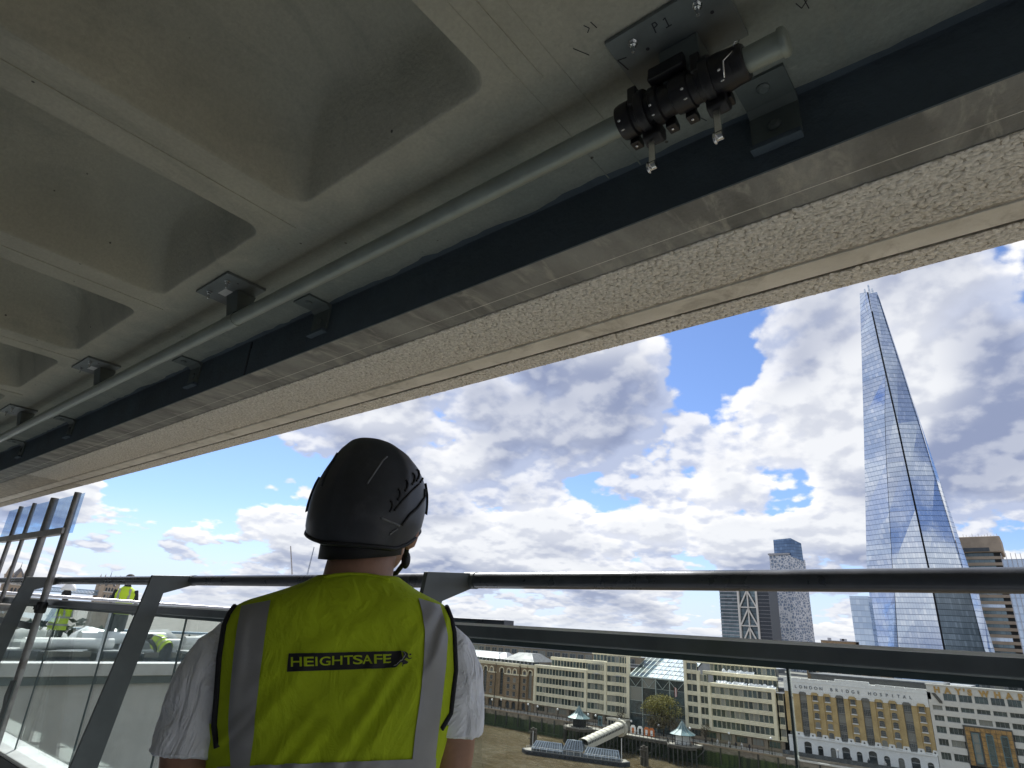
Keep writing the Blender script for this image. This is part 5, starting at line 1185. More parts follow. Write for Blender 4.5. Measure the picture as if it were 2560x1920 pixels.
facet('f', lambda z: (xe_(z), 16), lambda z: (xl_(z), 12.2), 'shard3', [-23, 47, 134, 224]).build('rear_facade', MAT['shard3'], sp)
for zt_, dx_, dd in ((232, -1.6, 5), (234.5, 1.2, 3), (231, 3.2, 6)):   # free glass blades that split at the tip
    MB().add([S3(-53 + dx_, 214, yL(214) + dd), S3(-50.6 + dx_, 214, yL(214) + dd), S3(-51.6 + dx_ * .9, zt_, yL(229) + dd), S3(-52.6 + dx_ * .9, zt_, yL(229) + dd)], [(0, 1, 2, 3)]).build('tip_blade', MAT['shard2'], sp)
MB().box(-104, -92.5, 500, 512, QUAY, 36.5).build('shoulder_block', MAT['pale'], sp)
for z in (-8, 0, 36): MB().bar(S3(xl_(z), z, yL(z) + 11.5), S3(xf_(z), z, yL(z) + 2.5), .5, .5).build('floor_edge', MAT['slit'], sp)
gt = thing('concrete_tower', (-32, 560, QUAY), 'brown concrete hospital tower with ribbon windows beside the glass spire', 'tower')
MB().box(-37, -16, 561, 590, QUAY, 72).build('core', MAT['core'], gt)
for k in range(17):
    z = -2 + 4.3 * k
    MB().box(-37.4, -15.4, 559.6, 590, z, z + 2.0).build('floor_band', MAT['conc'], gt); MB().box(-36.8, -20.4, 560.6, 560.9, z + 2.0, z + 4.3).build('ribbon_window', MAT['pale' if k % 5 == 3 else 'tglass'], gt)
MB().box(-39, -14.6, 558, 591, 71.5, 82.5).build('head_block', MAT['conc'], gt, bevel=.6); MB().box(-37, -22, 557.7, 557.99, 71.9, 74.6).build('louvre', MAT['slit'], gt)
for k in range(12): xx = -36 + 1.8 * k; MB().tube([(xx, 566, 82.5), (xx, 566, 82.5 + 1.5 + 2.2 * rr.random())], .14, 5).build('aerial', MAT['lead'], gt)
rg = thing('pale_glass_building', (0, 420, QUAY), 'pale glass building with vertical fins beside the concrete tower', 'building')
MB().box(-12.4, 40, 420, 460, QUAY, 50).build('facade', MAT['pale'], rg)
fm = MB().box(-.12, .12, -.5, 0, -20, 53).mesh('fin', MAT['lead'])
for k in range(16): place('fin', fm, (-12.2 + 2.0 * k, 419.99, 0), rg)
pt = thing('lattice_tower', (-258, 900, QUAY), 'slim apartment tower wrapped in pale wavy lattice with blue glass crown', 'tower')
MB().add([(-281, 900, QUAY), (-257, 897, QUAY), (-237.5, 915, QUAY), (-262, 935, QUAY), (-280.4, 900, 117.3), (-253.0, 897, 116.8), (-238.5, 915, 112), (-262, 935, 115)], [(0, 1, 5, 4), (1, 2, 6, 5), (2, 3, 7, 6), (3, 0, 4, 7), (4, 5, 6, 7)]).build('lattice_facade', MAT['lattice'], pt)
MB().add([(-274, 902, 115), (-250.5, 899.5, 115), (-240, 913, 110), (-260, 930, 115), (-273.6, 902, 138.5), (-250, 899.5, 139.5), (-240.5, 913, 134), (-260, 930, 136)], [(0, 1, 5, 4), (1, 2, 6, 5), (2, 3, 7, 6), (3, 0, 4, 7), (4, 5, 6, 7)]).build('glass_crown', MAT['tglass2'], pt)
MB().box(-281, -253, 896.5, 902, 117.5, 119.6).build('terrace_screen', MAT['lead'], pt)
bt = thing('braced_tower', (-285, 800, QUAY), 'dark glass tower with large white cross braces up its front', 'tower')
MB().box(-315, -292.5, 801, 835, QUAY, 84).build('glass_wing', MAT['tglass'], bt); MB().box(-292.4, -268.1, 803, 834, QUAY, 87).build('braced_bay', MAT['tglass'], bt); MB().box(-268, -254.6, 801, 835, QUAY, 86).build('dark_wing', MAT['hull'], bt)
for k in range(26): MB().box(-315.3, -292.3, 800.4, 800.99, QUAY + 4.2 * k, QUAY + 4.2 * k + .9).build('floor_band', MAT['lead'], bt)
for k in range(26): MB().box(-267.9, -254.4, 800.6, 800.99, QUAY + 4.2 * k + .3, QUAY + 4.2 * k + .6).build('floor_band', MAT['lead'], bt)
for x in (-291.4, -269.2): MB().box(x - 1.1, x + 1.1, 799.5, 802.9, QUAY, 87.5).build('mega_column', MAT['pstone'], bt)
for x in (-280.3,): MB().box(x - .7, x + .7, 800.5, 802.9, QUAY, 87).build('mega_column', MAT['pstone'], bt)
for k in range(5):
    z = -20 + 21.2 * k
    MB().bar((-290.6, 800.6, z), (-280.3, 800.6, z + 19.5), 1.5, 1.5, upv=(0, 1, 0)).build('brace', MAT['pstone'], bt); MB().bar((-270, 800.6, z), (-280.3, 800.6, z + 19.5), 1.5, 1.5, upv=(0, 1, 0)).build('brace', MAT['pstone'], bt)
    MB().box(-290.3, -270.3, 800.1, 801.2, z - .6, z + .6).build('cross_beam', MAT['pstone'], bt)
def crane(x, y, tip, label, mm):
    t = thing('tower_crane', (x, y, QUAY), label, 'crane', 'cranes on the skyline'); zt = 52
    for dx, dy in ((-1, -1), (1, -1), (1, 1), (-1, 1)): MB().bar((x + dx, y + dy, QUAY), (x + dx, y + dy, zt), .6, .6).build('mast_leg', MAT[mm], t)
    for k in range(12): z = QUAY + 6.3 * k; MB().bar((x - 1, y - 1, z), (x + 1, y - 1, z + 6), .4, .4).build('mast_brace', MAT[mm], t)
    MB().box(x - 2.4, x + 2.4, y - 2, y + 2, zt, zt + 4).build('cab', MAT['lead'], t)
    a, b = Vector((x, y, zt + 3)), Vector(tip); n = 14
    o = Vector((0, 0, 1)).cross(b - a).normalized() * 1.3; u_ = (b - a).cross(o).normalized() * 2.0
    for s in (o, -o, u_): MB().bar(a + s, b + s * .35, .7, .7).build('jib_chord', MAT[mm], t)
    for k in range(n): MB().bar(a.lerp(b, k / n) + (o if k % 2 else -o) * (1 - .6 * k / n), a.lerp(b, (k + 1) / n) + (-o if k % 2 else o) * (1 - .6 * (k + 1) / n), .4, .4).build('jib_lacing', MAT[mm], t)
    MB().bar((x, y, zt + 4), (x - (tip[0] - x) * .25, y, zt + 7), 1.6, 1.6).build('counter_jib', MAT['lead'], t)
MAT['cranep'] = mat('crane_paint', (.34, .30, .26), .6, var=.2, vs=.2); MAT['craneb'] = mat('crane_blue', (.30, .34, .42), .6, var=.2, vs=.2)
crane(-1118, 700, (-1155, 702, 132), 'luffing crane with brown jib raised to the left on the skyline', 'cranep'); crane(-1102, 715, (-1092, 715, 130), 'luffing crane with grey jib raised to the right on the skyline', 'craneb')

# ------------------------------------------------------------------ bascule bridge with two gothic towers
MAT['bstone'] = mat('bridge_stone', (.42, .34, .26), .8, var=.14, vs=.15); MAT['bblue'] = mat('bridge_blue', (.28, .38, .48), .6, var=.1, vs=.2)
bg_ = thing('gothic_bridge', (-700, 205, RIV), 'stone bridge with two gothic towers joined by high lattice walkways', 'bridge')
def btower(yc):
    tw = MB().box(-706, -694, yc - 6.5, yc + 6.5, RIV, 17).build('tower', MAT['bstone'], bg_)
    for dx, dy in ((-6, -6.5), (6, -6.5), (6, 6.5), (-6, 6.5)):
        MB().lathe([(1.9, RIV), (1.9, 19), (2.3, 19.2), (2.3, 20.5), (1.6, 20.6), (.05, 28)], (-700 + dx, yc + dy, 0), 8).build('corner_turret', MAT['bstone'], tw)
    for z in (4.5, 11.5): MB().box(-693.9, -693.3, yc - 7, yc + 7, z, z + .8).build('string_course', MAT['pstone'], tw)
    for z in (-3, 6, 12.4):
        for dy in (-2.6, 0, 2.6): MB().prism([(yc + dy - .8, z), (yc + dy + .8, z), (yc + dy + .8, z + 2.6), (yc + dy, z + 3.6), (yc + dy - .8, z + 2.6)], -693.99, -693.6, 0).build('window', MAT['win2'], tw)
    MB().add([(-705, yc - 5.5, 17), (-695, yc - 5.5, 17), (-695, yc + 5.5, 17), (-705, yc + 5.5, 17), (-700.6, yc - .6, 26), (-699.4, yc - .6, 26), (-699.4, yc + .6, 26), (-700.6, yc + .6, 26)], [(0, 1, 5, 4), (1, 2, 6, 5), (2, 3, 7, 6), (3, 0, 4, 7), (4, 5, 6, 7)]).build('spire_roof', MAT['slate'], tw)
    MB().lathe([(.35, 26), (.06, 31.5)], (-700, yc, 0), 6).build('finial', MAT['iron'], tw)
    MB().prism([(yc - 2.6, 17), (yc + 2.6, 17), (yc, 23)], -695.2, -694.0, 0).build('gable', MAT['bstone'], tw)
btower(238.5); btower(165)
for xx in (-703, -697):
    wk_ = MB().box(xx - 1.2, xx + 1.2, 171, 232, 8.2, 9.0).build('walkway', MAT['bblue'], bg_); MB().box(xx - 1.2, xx + 1.2, 171, 232, 12.0, 12.6).build('walkway_top', MAT['bblue'], bg_)
    for k in range(20):
        y = 171 + 3.05 * k; MB().bar((xx + 1.25, y, 9), (xx + 1.25, y + 3.05, 12), .35, .35, upv=(1, 0, 0)).build('lattice_bar', MAT['bblue'], bg_); MB().bar((xx + 1.3, y, 12), (xx + 1.3, y + 3.05, 9), .35, .35, upv=(1, 0, 0)).build('lattice_bar', MAT['bblue'], bg_)
MB().box(-708, -692, 60, 400, -23, -21).build('deck', MAT['bblue'], bg_)

# ------------------------------------------------------------------ jetty, kiosks, gangway, pontoon
jt = thing('timber_jetty', (-105, 187, RIV), 'timber jetty on dark piles along the far river wall', 'jetty')
poly = [(-127.5, 192.3), (-127.5, 186.5), (-125, 184.2), (-120, 184.2), (-117.5, 187.6), (-92.5, 188.6), (-90.5, 185.2), (-85, 185.0), (-83.2, 187.2), (-83.2, 192.3)]
MB().prism(poly, QUAY - .55, QUAY - .1, 2).build('deck', MAT['deck'], jt)
for (xa, ya), (xb, yb) in zip(poly[1:-1], poly[2:-1]):
    MB().bar((xa, ya, QUAY - .7), (xb, yb, QUAY - .7), .25, .7).build('edge_beam', MAT['timber'], jt)
    for h in (.4, 1.0): MB().bar((xa, ya, QUAY + h), (xb, yb, QUAY + h), .07, .07).build('rail', MAT['iron'], jt)
    n = max(1, int(math.hypot(xb - xa, yb - ya) / 1.25))
    for k in range(n + 1):
        x, y = xa + (xb - xa) * k / n, ya + (yb - ya) * k / n
        MB().tube([(x, y + .1, RIV - .5), (x, y + .1, QUAY - .56)], .22, 8).build('pile', MAT['pile'], jt); MB().box(x - .05, x + .05, y - .05, y + .05, QUAY - .09, QUAY + 1.05).build('rail_post', MAT['iron'], jt)
for k in range(10):
    x = -126 + 4.5 * k; MB().bar((x, 187.4, RIV), (x + 4.2, 188.8, QUAY - .8), .25, .25).build('cross_brace', MAT['pile'], jt)
def kiosk(x, y, label, sail):
    t = thing('kiosk', (x, y, QUAY - .1), label, 'kiosk', 'copper roofed kiosks on the jetty'); z = QUAY - .1
    MB().lathe([(3.55, 2.35), (3.65, 2.5), (2.6, 3.05), (1.55, 3.75), (.85, 4.7), (.30, 5.6), (.05, 6.0)], (x, y, z), 10).build('roof', MAT['copper'], t)
    for k in range(10): a = 2 * math.pi * k / 10; MB().tube([(x + r_ * math.cos(a), y + r_ * math.sin(a), z + h) for r_, h in ((3.66, 2.52), (2.62, 3.08), (1.57, 3.78), (.87, 4.72), (.32, 5.6))], .07, 5).build('roof_rib', MAT['aframe'], t)
    for k in range(8): a = 2 * math.pi * (k + .5) / 8; MB().tube([(x + 2.9 * math.cos(a), y + 2.9 * math.sin(a), z), (x + 2.9 * math.cos(a), y + 2.9 * math.sin(a), z + 2.4)], .11, 6).build('post', MAT['iron'], t)
    MB().lathe([(2.2, 0), (2.2, 2.3)], (x, y + .4, z), 10).build('booth', MAT['white' if sail else 'iron'], t)
    if sail: MB().add([(x + 2.6, y - 2.2, z + 2.0), (x + 3.9, y - 1.6, z + .4), (x + 3.2, y - .4, z + .5)], [(0, 1, 2)]).build('orange_sail', MAT['orange'], t)
kiosk(-122.8, 188.0, 'copper roofed octagonal kiosk with dark booth on the jetty end', False); kiosk(-87.6, 188.4, 'copper roofed octagonal kiosk with white booth and orange sail on the jetty', True)
gw = thing('covered_gangway', (-107, 180, RIV), 'covered cream gangway bridge sloping from jetty to pontoon', 'gangway')
g0, g1 = Vector((-107.2, 187.0, -26.3)), Vector((-108.6, 169.0, -29.6)); ax_ = (g1 - g0).normalized(); rt_ = ax_.cross(Vector((0, 0, 1))).normalized(); un = rt_.cross(ax_)
def gp(s, r, h): return g0.lerp(g1, s) + rt_ * r + un * h
prof = [(-1.5, 0), (1.5, 0), (1.5, .95)]; 
MB().add([gp(s, r, h) for s in (0, 1) for r, h in ((-1.5, -.2), (1.5, -.2), (1.5, 1.0), (-1.5, 1.0))], [(0, 1, 2, 3), (4, 5, 6, 7), (0, 4, 5, 1), (1, 5, 6, 2), (3, 2, 6, 7), (0, 3, 7, 4)]).build('side_panel', MAT['gwhite'], gw)
MB().add([gp(s, r * .97, h) for s in (0, 1) for r, h in ((-1.5, 1.001), (1.5, 1.001), (1.5, 1.7), (-1.5, 1.7))], [(0, 4, 5, 1), (1, 5, 6, 2), (0, 3, 7, 4)]).build('window_band', MAT['pglass'], gw)
vs = [gp(s, 1.65 * math.cos(a), 1.7 + .75 * math.sin(a)) for s in [k / 9 for k in range(10)] for a in [math.pi * j / 8 for j in range(9)]]
MB().add(vs, [(i * 9 + j, (i + 1) * 9 + j, (i + 1) * 9 + j + 1, i * 9 + j + 1) for i in range(9) for j in range(8)]).build('curved_roof', MAT['gwhite'], gw, smooth=True)
for k in range(10): MB().tube([gp(k / 9, 1.68 * math.cos(a), 1.72 + .77 * math.sin(a)) for a in [math.pi * j / 8 for j in range(9)]], .05, 5).build('roof_hoop', MAT['groove'], gw)
for k in range(24):
    for s_n in (-1, 1): MB().bar(gp((k + .5) / 24, 1.48 * s_n, 1.0), gp((k + .5) / 24, 1.48 * s_n, 1.7), .16, .12, upv=(1, 0, 0)).build('window_post', MAT['gwhite'], gw)
MB().lathe([(2.3, -.5), (2.3, .5)], (g0.x, g0.y + .3, g0.z + .7), 16, ax='y').build('entrance_hoop', MAT['gwhite'], gw)
pn = thing('pontoon', (-108, 166, RIV), 'moored pontoon with glazed sloping shelter roof on the river', 'pontoon')
p0, p1 = Vector((-124.0, 160.4, RIV)), Vector((-94.8, 170.6, RIV)); ad = (p1 - p0); PLn = ad.length; ad.normalize(); nd = Vector((-ad.y, ad.x, 0))
def pp(s, r, h): return p0 + ad * s + nd * r + Vector((0, 0, h))
MB().prism([tuple(pp(s, r, 0))[:2] for s, r in ((0, 0), (2.0, -2.6), (PLn - 1.5, -2.6), (PLn, 0), (PLn - 1.5, 2.6), (2.0, 2.6))], RIV - .3, RIV + 1.0, 2).build('hull', MAT['hull'], pn)
MB().prism([tuple(pp(s, r, 0))[:2] for s, r in ((.4, 0), (2.1, -2.4), (PLn - 1.7, -2.4), (PLn - .5, 0), (PLn - 1.7, 2.4), (2.1, 2.4))], RIV + 1.001, RIV + 1.1, 2).build('deck', MAT['deck'], pn)
tm_ = MB().lathe([(.28, -.12), (.34, 0), (.28, .12)], (0, 0, 0), 8, ax='y').mesh('tyre_fender', MAT['iron'])
for k in range(20): p = pp(2.6 + 1.35 * k, -2.75, .55); place('tyre_fender', tm_, p, pn, math.atan2(ad.y, ad.x))
for nm, a, b, h0, h1 in (('left', 3.6, 12.6, 1.7, 3.4), ('mid', 12.8, 18.4, 2.4, 4.6), ('right', 18.6, 28.6, 1.7, 3.4)):
    MB().add([pp(a, -2.2, h0), pp(b, -2.2, h0), pp(b - .8, -.5, h1), pp(a + .8, -.5, h1), pp(b, 2.2, h0), pp(a, 2.2, h0), pp(b - .8, .5, h1), pp(a + .8, .5, h1)], [(0, 1, 2, 3), (1, 4, 6, 2), (4, 5, 7, 6), (5, 0, 3, 7), (3, 2, 6, 7)]).build('glazed_roof', MAT['pglass'], pn)
    MB().add([pp(a, -2.15, 1.11), pp(b, -2.15, 1.11), pp(b, -2.15, h0), pp(a, -2.15, h0)], [(0, 1, 2, 3)]).build('glazed_wall', MAT['pglass'], pn)
    n = int((b - a) / .75)
    for k in range(n + 1):
        s = a + (b - a) * k / n; s2 = a + .8 + (b - a - 1.6) * k / n
        MB().bar(pp(s, -2.25, h0), pp(s2, -.5, h1 + .04), .10, .10).build('roof_rib', MAT['bframe'], pn)
        if k % 2 == 0: MB().bar(pp(s, -2.2, 1.1), pp(s, -2.2, h0), .09, .09, upv=(1, 0, 0)).build('post', MAT['bframe'], pn)
    MB().bar(pp(a, -2.25, h0), pp(b, -2.25, h0), .14, .14).build('eaves_rail', MAT['bframe'], pn); MB().bar(pp(a + .8, -.5, h1), pp(b - .8, -.5, h1), .12, .12).build('ridge_rail', MAT['bframe'], pn)
for k in range(14): MB().bar(pp(2.2 + 1.95 * k, -2.35, 1.1), pp(2.2 + 1.95 * k, -2.35, 2.1), .06, .06, upv=(1, 0, 0)).build('guard_post', MAT['white'], pn)
MB().bar(pp(2.0, -2.35, 2.1), pp(28, -2.35, 2.1), .06, .06).build('guard_rail', MAT['white'], pn)
MB().tube([tuple(pp(3.2, 0, 1.1)), tuple(pp(3.2, 0, 5.6))], .07, 6).build('mast', MAT['white'], pn); MB().tube([tuple(pp(28.9, -1.2, 1.1)), tuple(pp(28.9, -1.2, 6.5))], .09, 6).build('mast', MAT['white'], pn)
for (x, y, zt, lab) in ((-123.6, 165.2, -26.3, 'cluster of weathered mooring piles at the far end of the pontoon'), (-92.9, 175.2, -27.4, 'cluster of weathered mooring piles at the near end of the pontoon')):
    t = thing('mooring_dolphin', (x, y, RIV), lab, 'mooring post', 'mooring piles beside the pontoon')
    for dx, dy, dz_ in ((-.9, 0, -.1), (0, -.3, .3), (.85, .1, 0), (0, .7, -.2)): MB().tube([(x + dx, y + dy, RIV - .5), (x + dx * .85, y + dy * .85, zt + dz_)], .36, 9).build('pile', MAT['timber'], t)
    for z in (zt - .9, zt - 2.6): MB().box(x - 1.3, x + 1.3, y - .75, y - .55, z - .12, z + .12).build('waling', MAT['timber'], t)
# globe lamps, banners, promenade people
lm = {'pole': MB().lathe([(.16, 0), (.16, .7), (.075, .8), (.06, 3.9), (.11, 4.0)], n=8).mesh('pole', MAT['iron']), 'globe': MB().ball((0, 0, 4.32), .34, 12, 8).mesh('globe', MAT['globe'], True), 'collar': MB().lathe([(.15, 3.95), (.12, 4.08)], n=8).mesh('collar', MAT['iron'])}
lamps = [(zA(512, 935), 'beside the brick warehouse drainpipe'), (zA(385, 940), 'before the brick warehouse arcade'), (zA(885, 1000), 'where brick warehouse and cream office meet'), (zA(1015, 1030), 'at the corner of the left cream office'),
         (zA(1292, 1070), 'before the left cream office, with the taller bracket'), (zA(1715, 1140), 'just beyond the dark booth kiosk'), (zA(1818, 1190), 'beside the green board near the dark booth kiosk'), (zA(2148, 1240), 'at the head of the covered gangway'),
         (zB(320, 1155), 'between gangway and orange banners'), (zB(700, 1210), 'before the tree at the glazed hall'), (zB(1130, 1220), 'just past the white booth kiosk'), (zB(1670, 1290), 'before the right cream office'), (zC(370, 1140), 'at the hospital end of the right cream office'), (zC(1295, 1300), 'before the white arches of the hospital')]
for (p, where) in lamps:
    x, z = onY(p, 193.6); t = thing('street_lamp', (x, 193.7, QUAY), 'black globe lamp post ' + where, 'lamp', 'globe lamps along the far promenade'); s = max(.7, min(1.35, (z - QUAY) / 4.32))
    for k_, me in lm.items(): place(k_, me, (x, 193.7, QUAY), t, 0, (1, 1, s) if k_ == 'pole' else None).location.z += (4.32 * s - 4.32 if k_ != 'pole' else 0)
for k, x in enumerate((-105.2, -102.8, -100.6, -98.9)):
    t = thing('banner_board', (x, 191.5, QUAY), ['orange and white arched banner nearest the gangway', 'white arched banner with a dark opening on the jetty', 'orange banner beside the white arched one', 'orange banner nearest the white booth kiosk'][k], 'banner', 'event banners on the jetty')
    MB().prism([(x - .9, QUAY), (x + .9, QUAY), (x + .9, QUAY + 1.7), (x + .5, QUAY + 2.3), (x - .5, QUAY + 2.3), (x - .9, QUAY + 1.7)], 191.4, 191.5, 1).build('board', MAT['white' if k < 2 else 'orange'], t)
    MB().box(x - .35, x + .35, 191.3, 191.39, QUAY + .2, QUAY + 1.6).build('print', MAT['orange' if k == 0 else ('iron' if k == 1 else 'white')], t)
bb = thing('notice_board', (-117.6, 192.6, QUAY), 'tall green notice board beside the dark booth kiosk', 'board'); MB().box(-118.4, -116.9, 192.5, 192.7, QUAY + .4, QUAY + 3.2).build('board', MAT['copper'], bb); MB().box(-118.1, -117.2, 192.45, 192.499, QUAY + .7, QUAY + 2.9).build('poster', MAT['tglass'], bb)
for s in (-.6, .6): MB().box(-117.65 + s - .05, -117.65 + s + .05, 192.52, 192.62, QUAY, QUAY + .4).build('leg', MAT['iron'], bb)
kb = thing('cafe_kiosk', (-112.5, 194.5, QUAY), 'long low cream cafe kiosk with dark shutters before the left cream office', 'kiosk'); MB().box(-116, -109.3, 194.3, 197, QUAY, QUAY + 2.7).build('wall', MAT['gwhite'], kb); MB().box(-116.3, -109, 194.0, 197.2, QUAY + 2.701, QUAY + 2.95).build('roof', MAT['gwhite'], kb)
for k in range(6): MB().box(-115.6 + 1.05 * k, -114.8 + 1.05 * k, 194.2, 194.299, QUAY + .9, QUAY + 2.3).build('shutter', MAT['core'], kb)
MAT['dark_cloth'] = mat('dark_clothes', (.03, .03, .04), .8, var=.3); MAT['pale_cloth'] = mat('pale_clothes', (.6, .58, .55), .8, var=.1)
def far_person(x, y, z, label, m, sc=1.):
    mb = MB(); mb.lathe([(.10, 0), (.13, .45), (.19, .85), (.20, 1.2), (.23, 1.42), (.12, 1.52), (.06, 1.55)], (x, y, z), 10); mb.ball((x, y, z + 1.68), .12, 10, 8)
    for s in (-1, 1): mb.tube([(x + .22 * s, y, z + 1.40), (x + .29 * s, y, z + 1.1), (x + .27 * s, y - .1, z + .8)], [.07, .06, .045], 7)
    tag(mb.build('person', MAT[m], None, True), label, 'person', 'people on the far promenade')
for k, (x, m, lab) in enumerate(((-81.5, 'dark_cloth', 'person in dark clothes walking past the white booth kiosk'), (-79.9, 'pale_cloth', 'person in pale clothes before the right cream office'), (-76.5, 'pale_cloth', 'person in pale clothes leaning at the promenade railing'),
                                 (-74.6, 'dark_cloth', 'person in dark clothes by the lamp before the right cream office'), (-72.9, 'pale_cloth', 'person in pale clothes standing toward the hospital'), (-70.8, 'dark_cloth', 'person in dark clothes nearest the hospital on the promenade'))):
    far_person(x, 194.6, QUAY, lab, m)
for k, (x, m, lab) in enumerate(((-45.3, 'dark_cloth', 'person in dark clothes sitting out on the hospital terrace'), (-41.2, 'dark_cloth', 'person in dark clothes by the wide hospital arch'), (-37.6, 'pale_cloth', 'person in pale clothes on the hospital terrace'))): far_person(x, 194.6, QUAY + .9, lab, m)

# ------------------------------------------------------------------ trees
def tree(label, x, y, z0, h, rx, nleaf, seed, top='leafy', low='twig', split=.55, group=None, leaf=.42):
    r = random.Random(seed); t = thing('tree', (x, y, z0), label, 'tree', group)
    limbs = MB(); limbs.tube([(x, y, z0), (x + .1, y, z0 + h * .25), (x - .05, y, z0 + h * .45)], [.28, .22, .15], 8); tips = []
    for k in range(9):
        a = 2 * math.pi * k / 9 + r.uniform(-.3, .3); e = r.uniform(.45, .95); zb = z0 + h * r.uniform(.18, .42)
        p1 = (x + rx * .4 * math.cos(a) * e, y + rx * .4 * math.sin(a) * e, zb + h * .22); p2 = (x + rx * .8 * math.cos(a) * e, y + rx * .8 * math.sin(a) * e, zb + h * r.uniform(.35, .5))
        limbs.tube([(x, y, zb), p1, p2], [.13, .08, .03], 6); tips.append(p2)
    limbs.build('trunk', MAT['bark'], t, smooth=True)
    cl = [(x + r.gauss(0, rx * .45), y + r.gauss(0, rx * .4), z0 + h * r.uniform(.28, .95)) for _ in range(30)]
    V = {top: MB(), low: MB()}
    for k in range(nleaf):
        c = cl[r.randrange(len(cl))]; s = rx * .17
        p = Vector((c[0] + r.gauss(0, s), c[1] + r.gauss(0, s), c[2] + r.gauss(0, s * .9)))
        u = ((p.x - x) / rx) ** 2 + ((p.y - y) / rx) ** 2 + ((p.z - (z0 + h * .58)) / (h * .46)) ** 2
        if u > 1.15: continue
        a = Vector((r.gauss(0, 1), r.gauss(0, 1), r.gauss(0, 1))).normalized(); b = a.orthogonal().normalized(); w = leaf * r.uniform(.5, 1.2)
        m = top if (p.z - z0) / h + r.gauss(0, .1) > split else low
        V[m].add([p - a * w * .5, p + b * w * .32, p + a * w * .5, p - b * w * .32], [(0, 1, 2, 3)])
    for m, mb in V.items():
        if mb.v: mb.build('crown' if m == top else 'lower_crown', MAT[m], t)
tree('broad spring tree yellow green above and bare brown below, before the glazed hall', -97.6, 196.6, QUAY, 10.8, 6.4, 9000, 3)
MAT['green'] = mat('evergreen_leaves', (.035, .055, .022), .85, var=.4, vs=.6)
for k, (x, y, h, rx, lab) in enumerate(((-112.6, 196.4, 6.5, 2.2, 'thin bare tree before the left cream office'), (-84.6, 197.4, 5.0, 1.8, 'thin bare tree before the right cream office'))): tree(lab, x, y, QUAY, h, rx, 500, 20 + k, 'twig', 'twig', .5, None, .3)
for k in range(16):
    Y = 640 + 55 * k; x = -Y * rr.uniform(.35, 1.05); tree('dark distant tree rising among the far town blocks', x, Y, QUAY, rr.uniform(16, 23), rr.uniform(9, 14), 350, 50 + k, 'green', 'green', .5, 'distant trees on the skyline', 4.0)

# ------------------------------------------------------------------ neighbouring roof terrace on the left, with its workers
MAT['render'] = mat('pale_render', (.58, .58, .56), .8, var=.08, vs=1.5, bump=.3, bs=14, dirt=((.42, .42, .41), .5, 1.8)); MAT['felt'] = mat('roof_membrane', (.42, .43, .43), .8, var=.15, vs=1)
nw = thing('parapet_wall', (-12, 6, -6), 'pale rendered parapet wall with grey coping on the neighbouring roof', 'wall')
MB().box(-12.30, -12.0, 2.1, 9.3, -9, -1.18).build('wall_face', MAT['render'], nw); MB().box(-12.36, -11.93, 2.1, 9.3, -1.06, -.87).build('coping', MAT['kerb'], nw, bevel=.01); MB().box(-12.33, -11.96, 2.1, 9.3, -1.18, -1.061).build('under_coping', MAT['pltpaint'], nw); MB().box(-11.995, -11.7, 2.1, 9.3, -9, -2.9).build('lower_ledge', MAT['lead'], nw)
tag(MB().box(-40, -12.31, 2.1, 9.3, -1.9, -1.42).build('roof_deck', MAT['felt']), kind='structure')
nr = thing('roof_handrail', (-13, 8, -1.4), 'slim grey handrail with white panels on the neighbouring roof edge', 'railing')
MB().box(-13.03, -12.97, 2.3, 9.2, .06, .11).build('rail', MAT['railtop'], nr, bevel=.01)
for k in range(4): y = 2.4 + 2.2 * k; MB().box(-13.02, -12.98, y - .02, y + .02, -1.42, .06).build('post', MAT['railtop'], nr)
for k, (a, b) in enumerate(((2.45, 3.2), (3.3, 3.75), (4.3, 4.6), (4.62, 5.05))): MB().box(-13.06, -13.04, a, b, -.06, .05).build('white_panel', MAT['white'], nr)
junk = random.Random(5)
pal = [('white', 'long white plastic tube'), ('sheeting', 'pale rolled membrane'), ('kerb', 'pale metal trunking length')]
for k in range(7):
    y = 4.2 + 1.05 * k; x = -15.9 - .3 * (k % 3); z = -.80 + .13 * (k % 2); ln = junk.uniform(1.2, 2.0); m, l = pal[k % 3]
    tag(MB().tube([(x, y, z), (x - .2, y + ln, z + .02)], junk.uniform(.07, .13), 12).build('material_roll', MAT[m], None, auto=.6), l + ' on the crate stack, ' + ['first', 'second', 'third', 'fourth', 'fifth', 'sixth', 'seventh'][k] + ' from the terrace corner', 'roll', 'rolls stored on the neighbouring roof')
for k in range(9):
    y = 4.0 + .95 * k; t = thing('crate', (-16.2, y, -1.42), 'dark slatted crate behind the parapet, ' + ['first', 'second', 'third', 'fourth', 'fifth', 'sixth', 'seventh', 'eighth', 'ninth'][k] + ' from the terrace corner', 'crate', 'crates stored on the neighbouring roof')
    for j in range(3): MB().box(-15.63, -15.60, y - .42, y + .42, -1.30 + .14 * j, -1.20 + .14 * j).build('slat', MAT['bronze' if (k + j) % 2 else 'hull'], t)
    MB().box(-16.5, -15.64, y - .4, y + .4, -1.42, -.95).build('box', MAT['hull'], t)
    if k % 2 == 0: MB().box(-16.4, -15.7, y - .35, y + .3, -.949, -.90).build('lid', MAT['felt'], t)
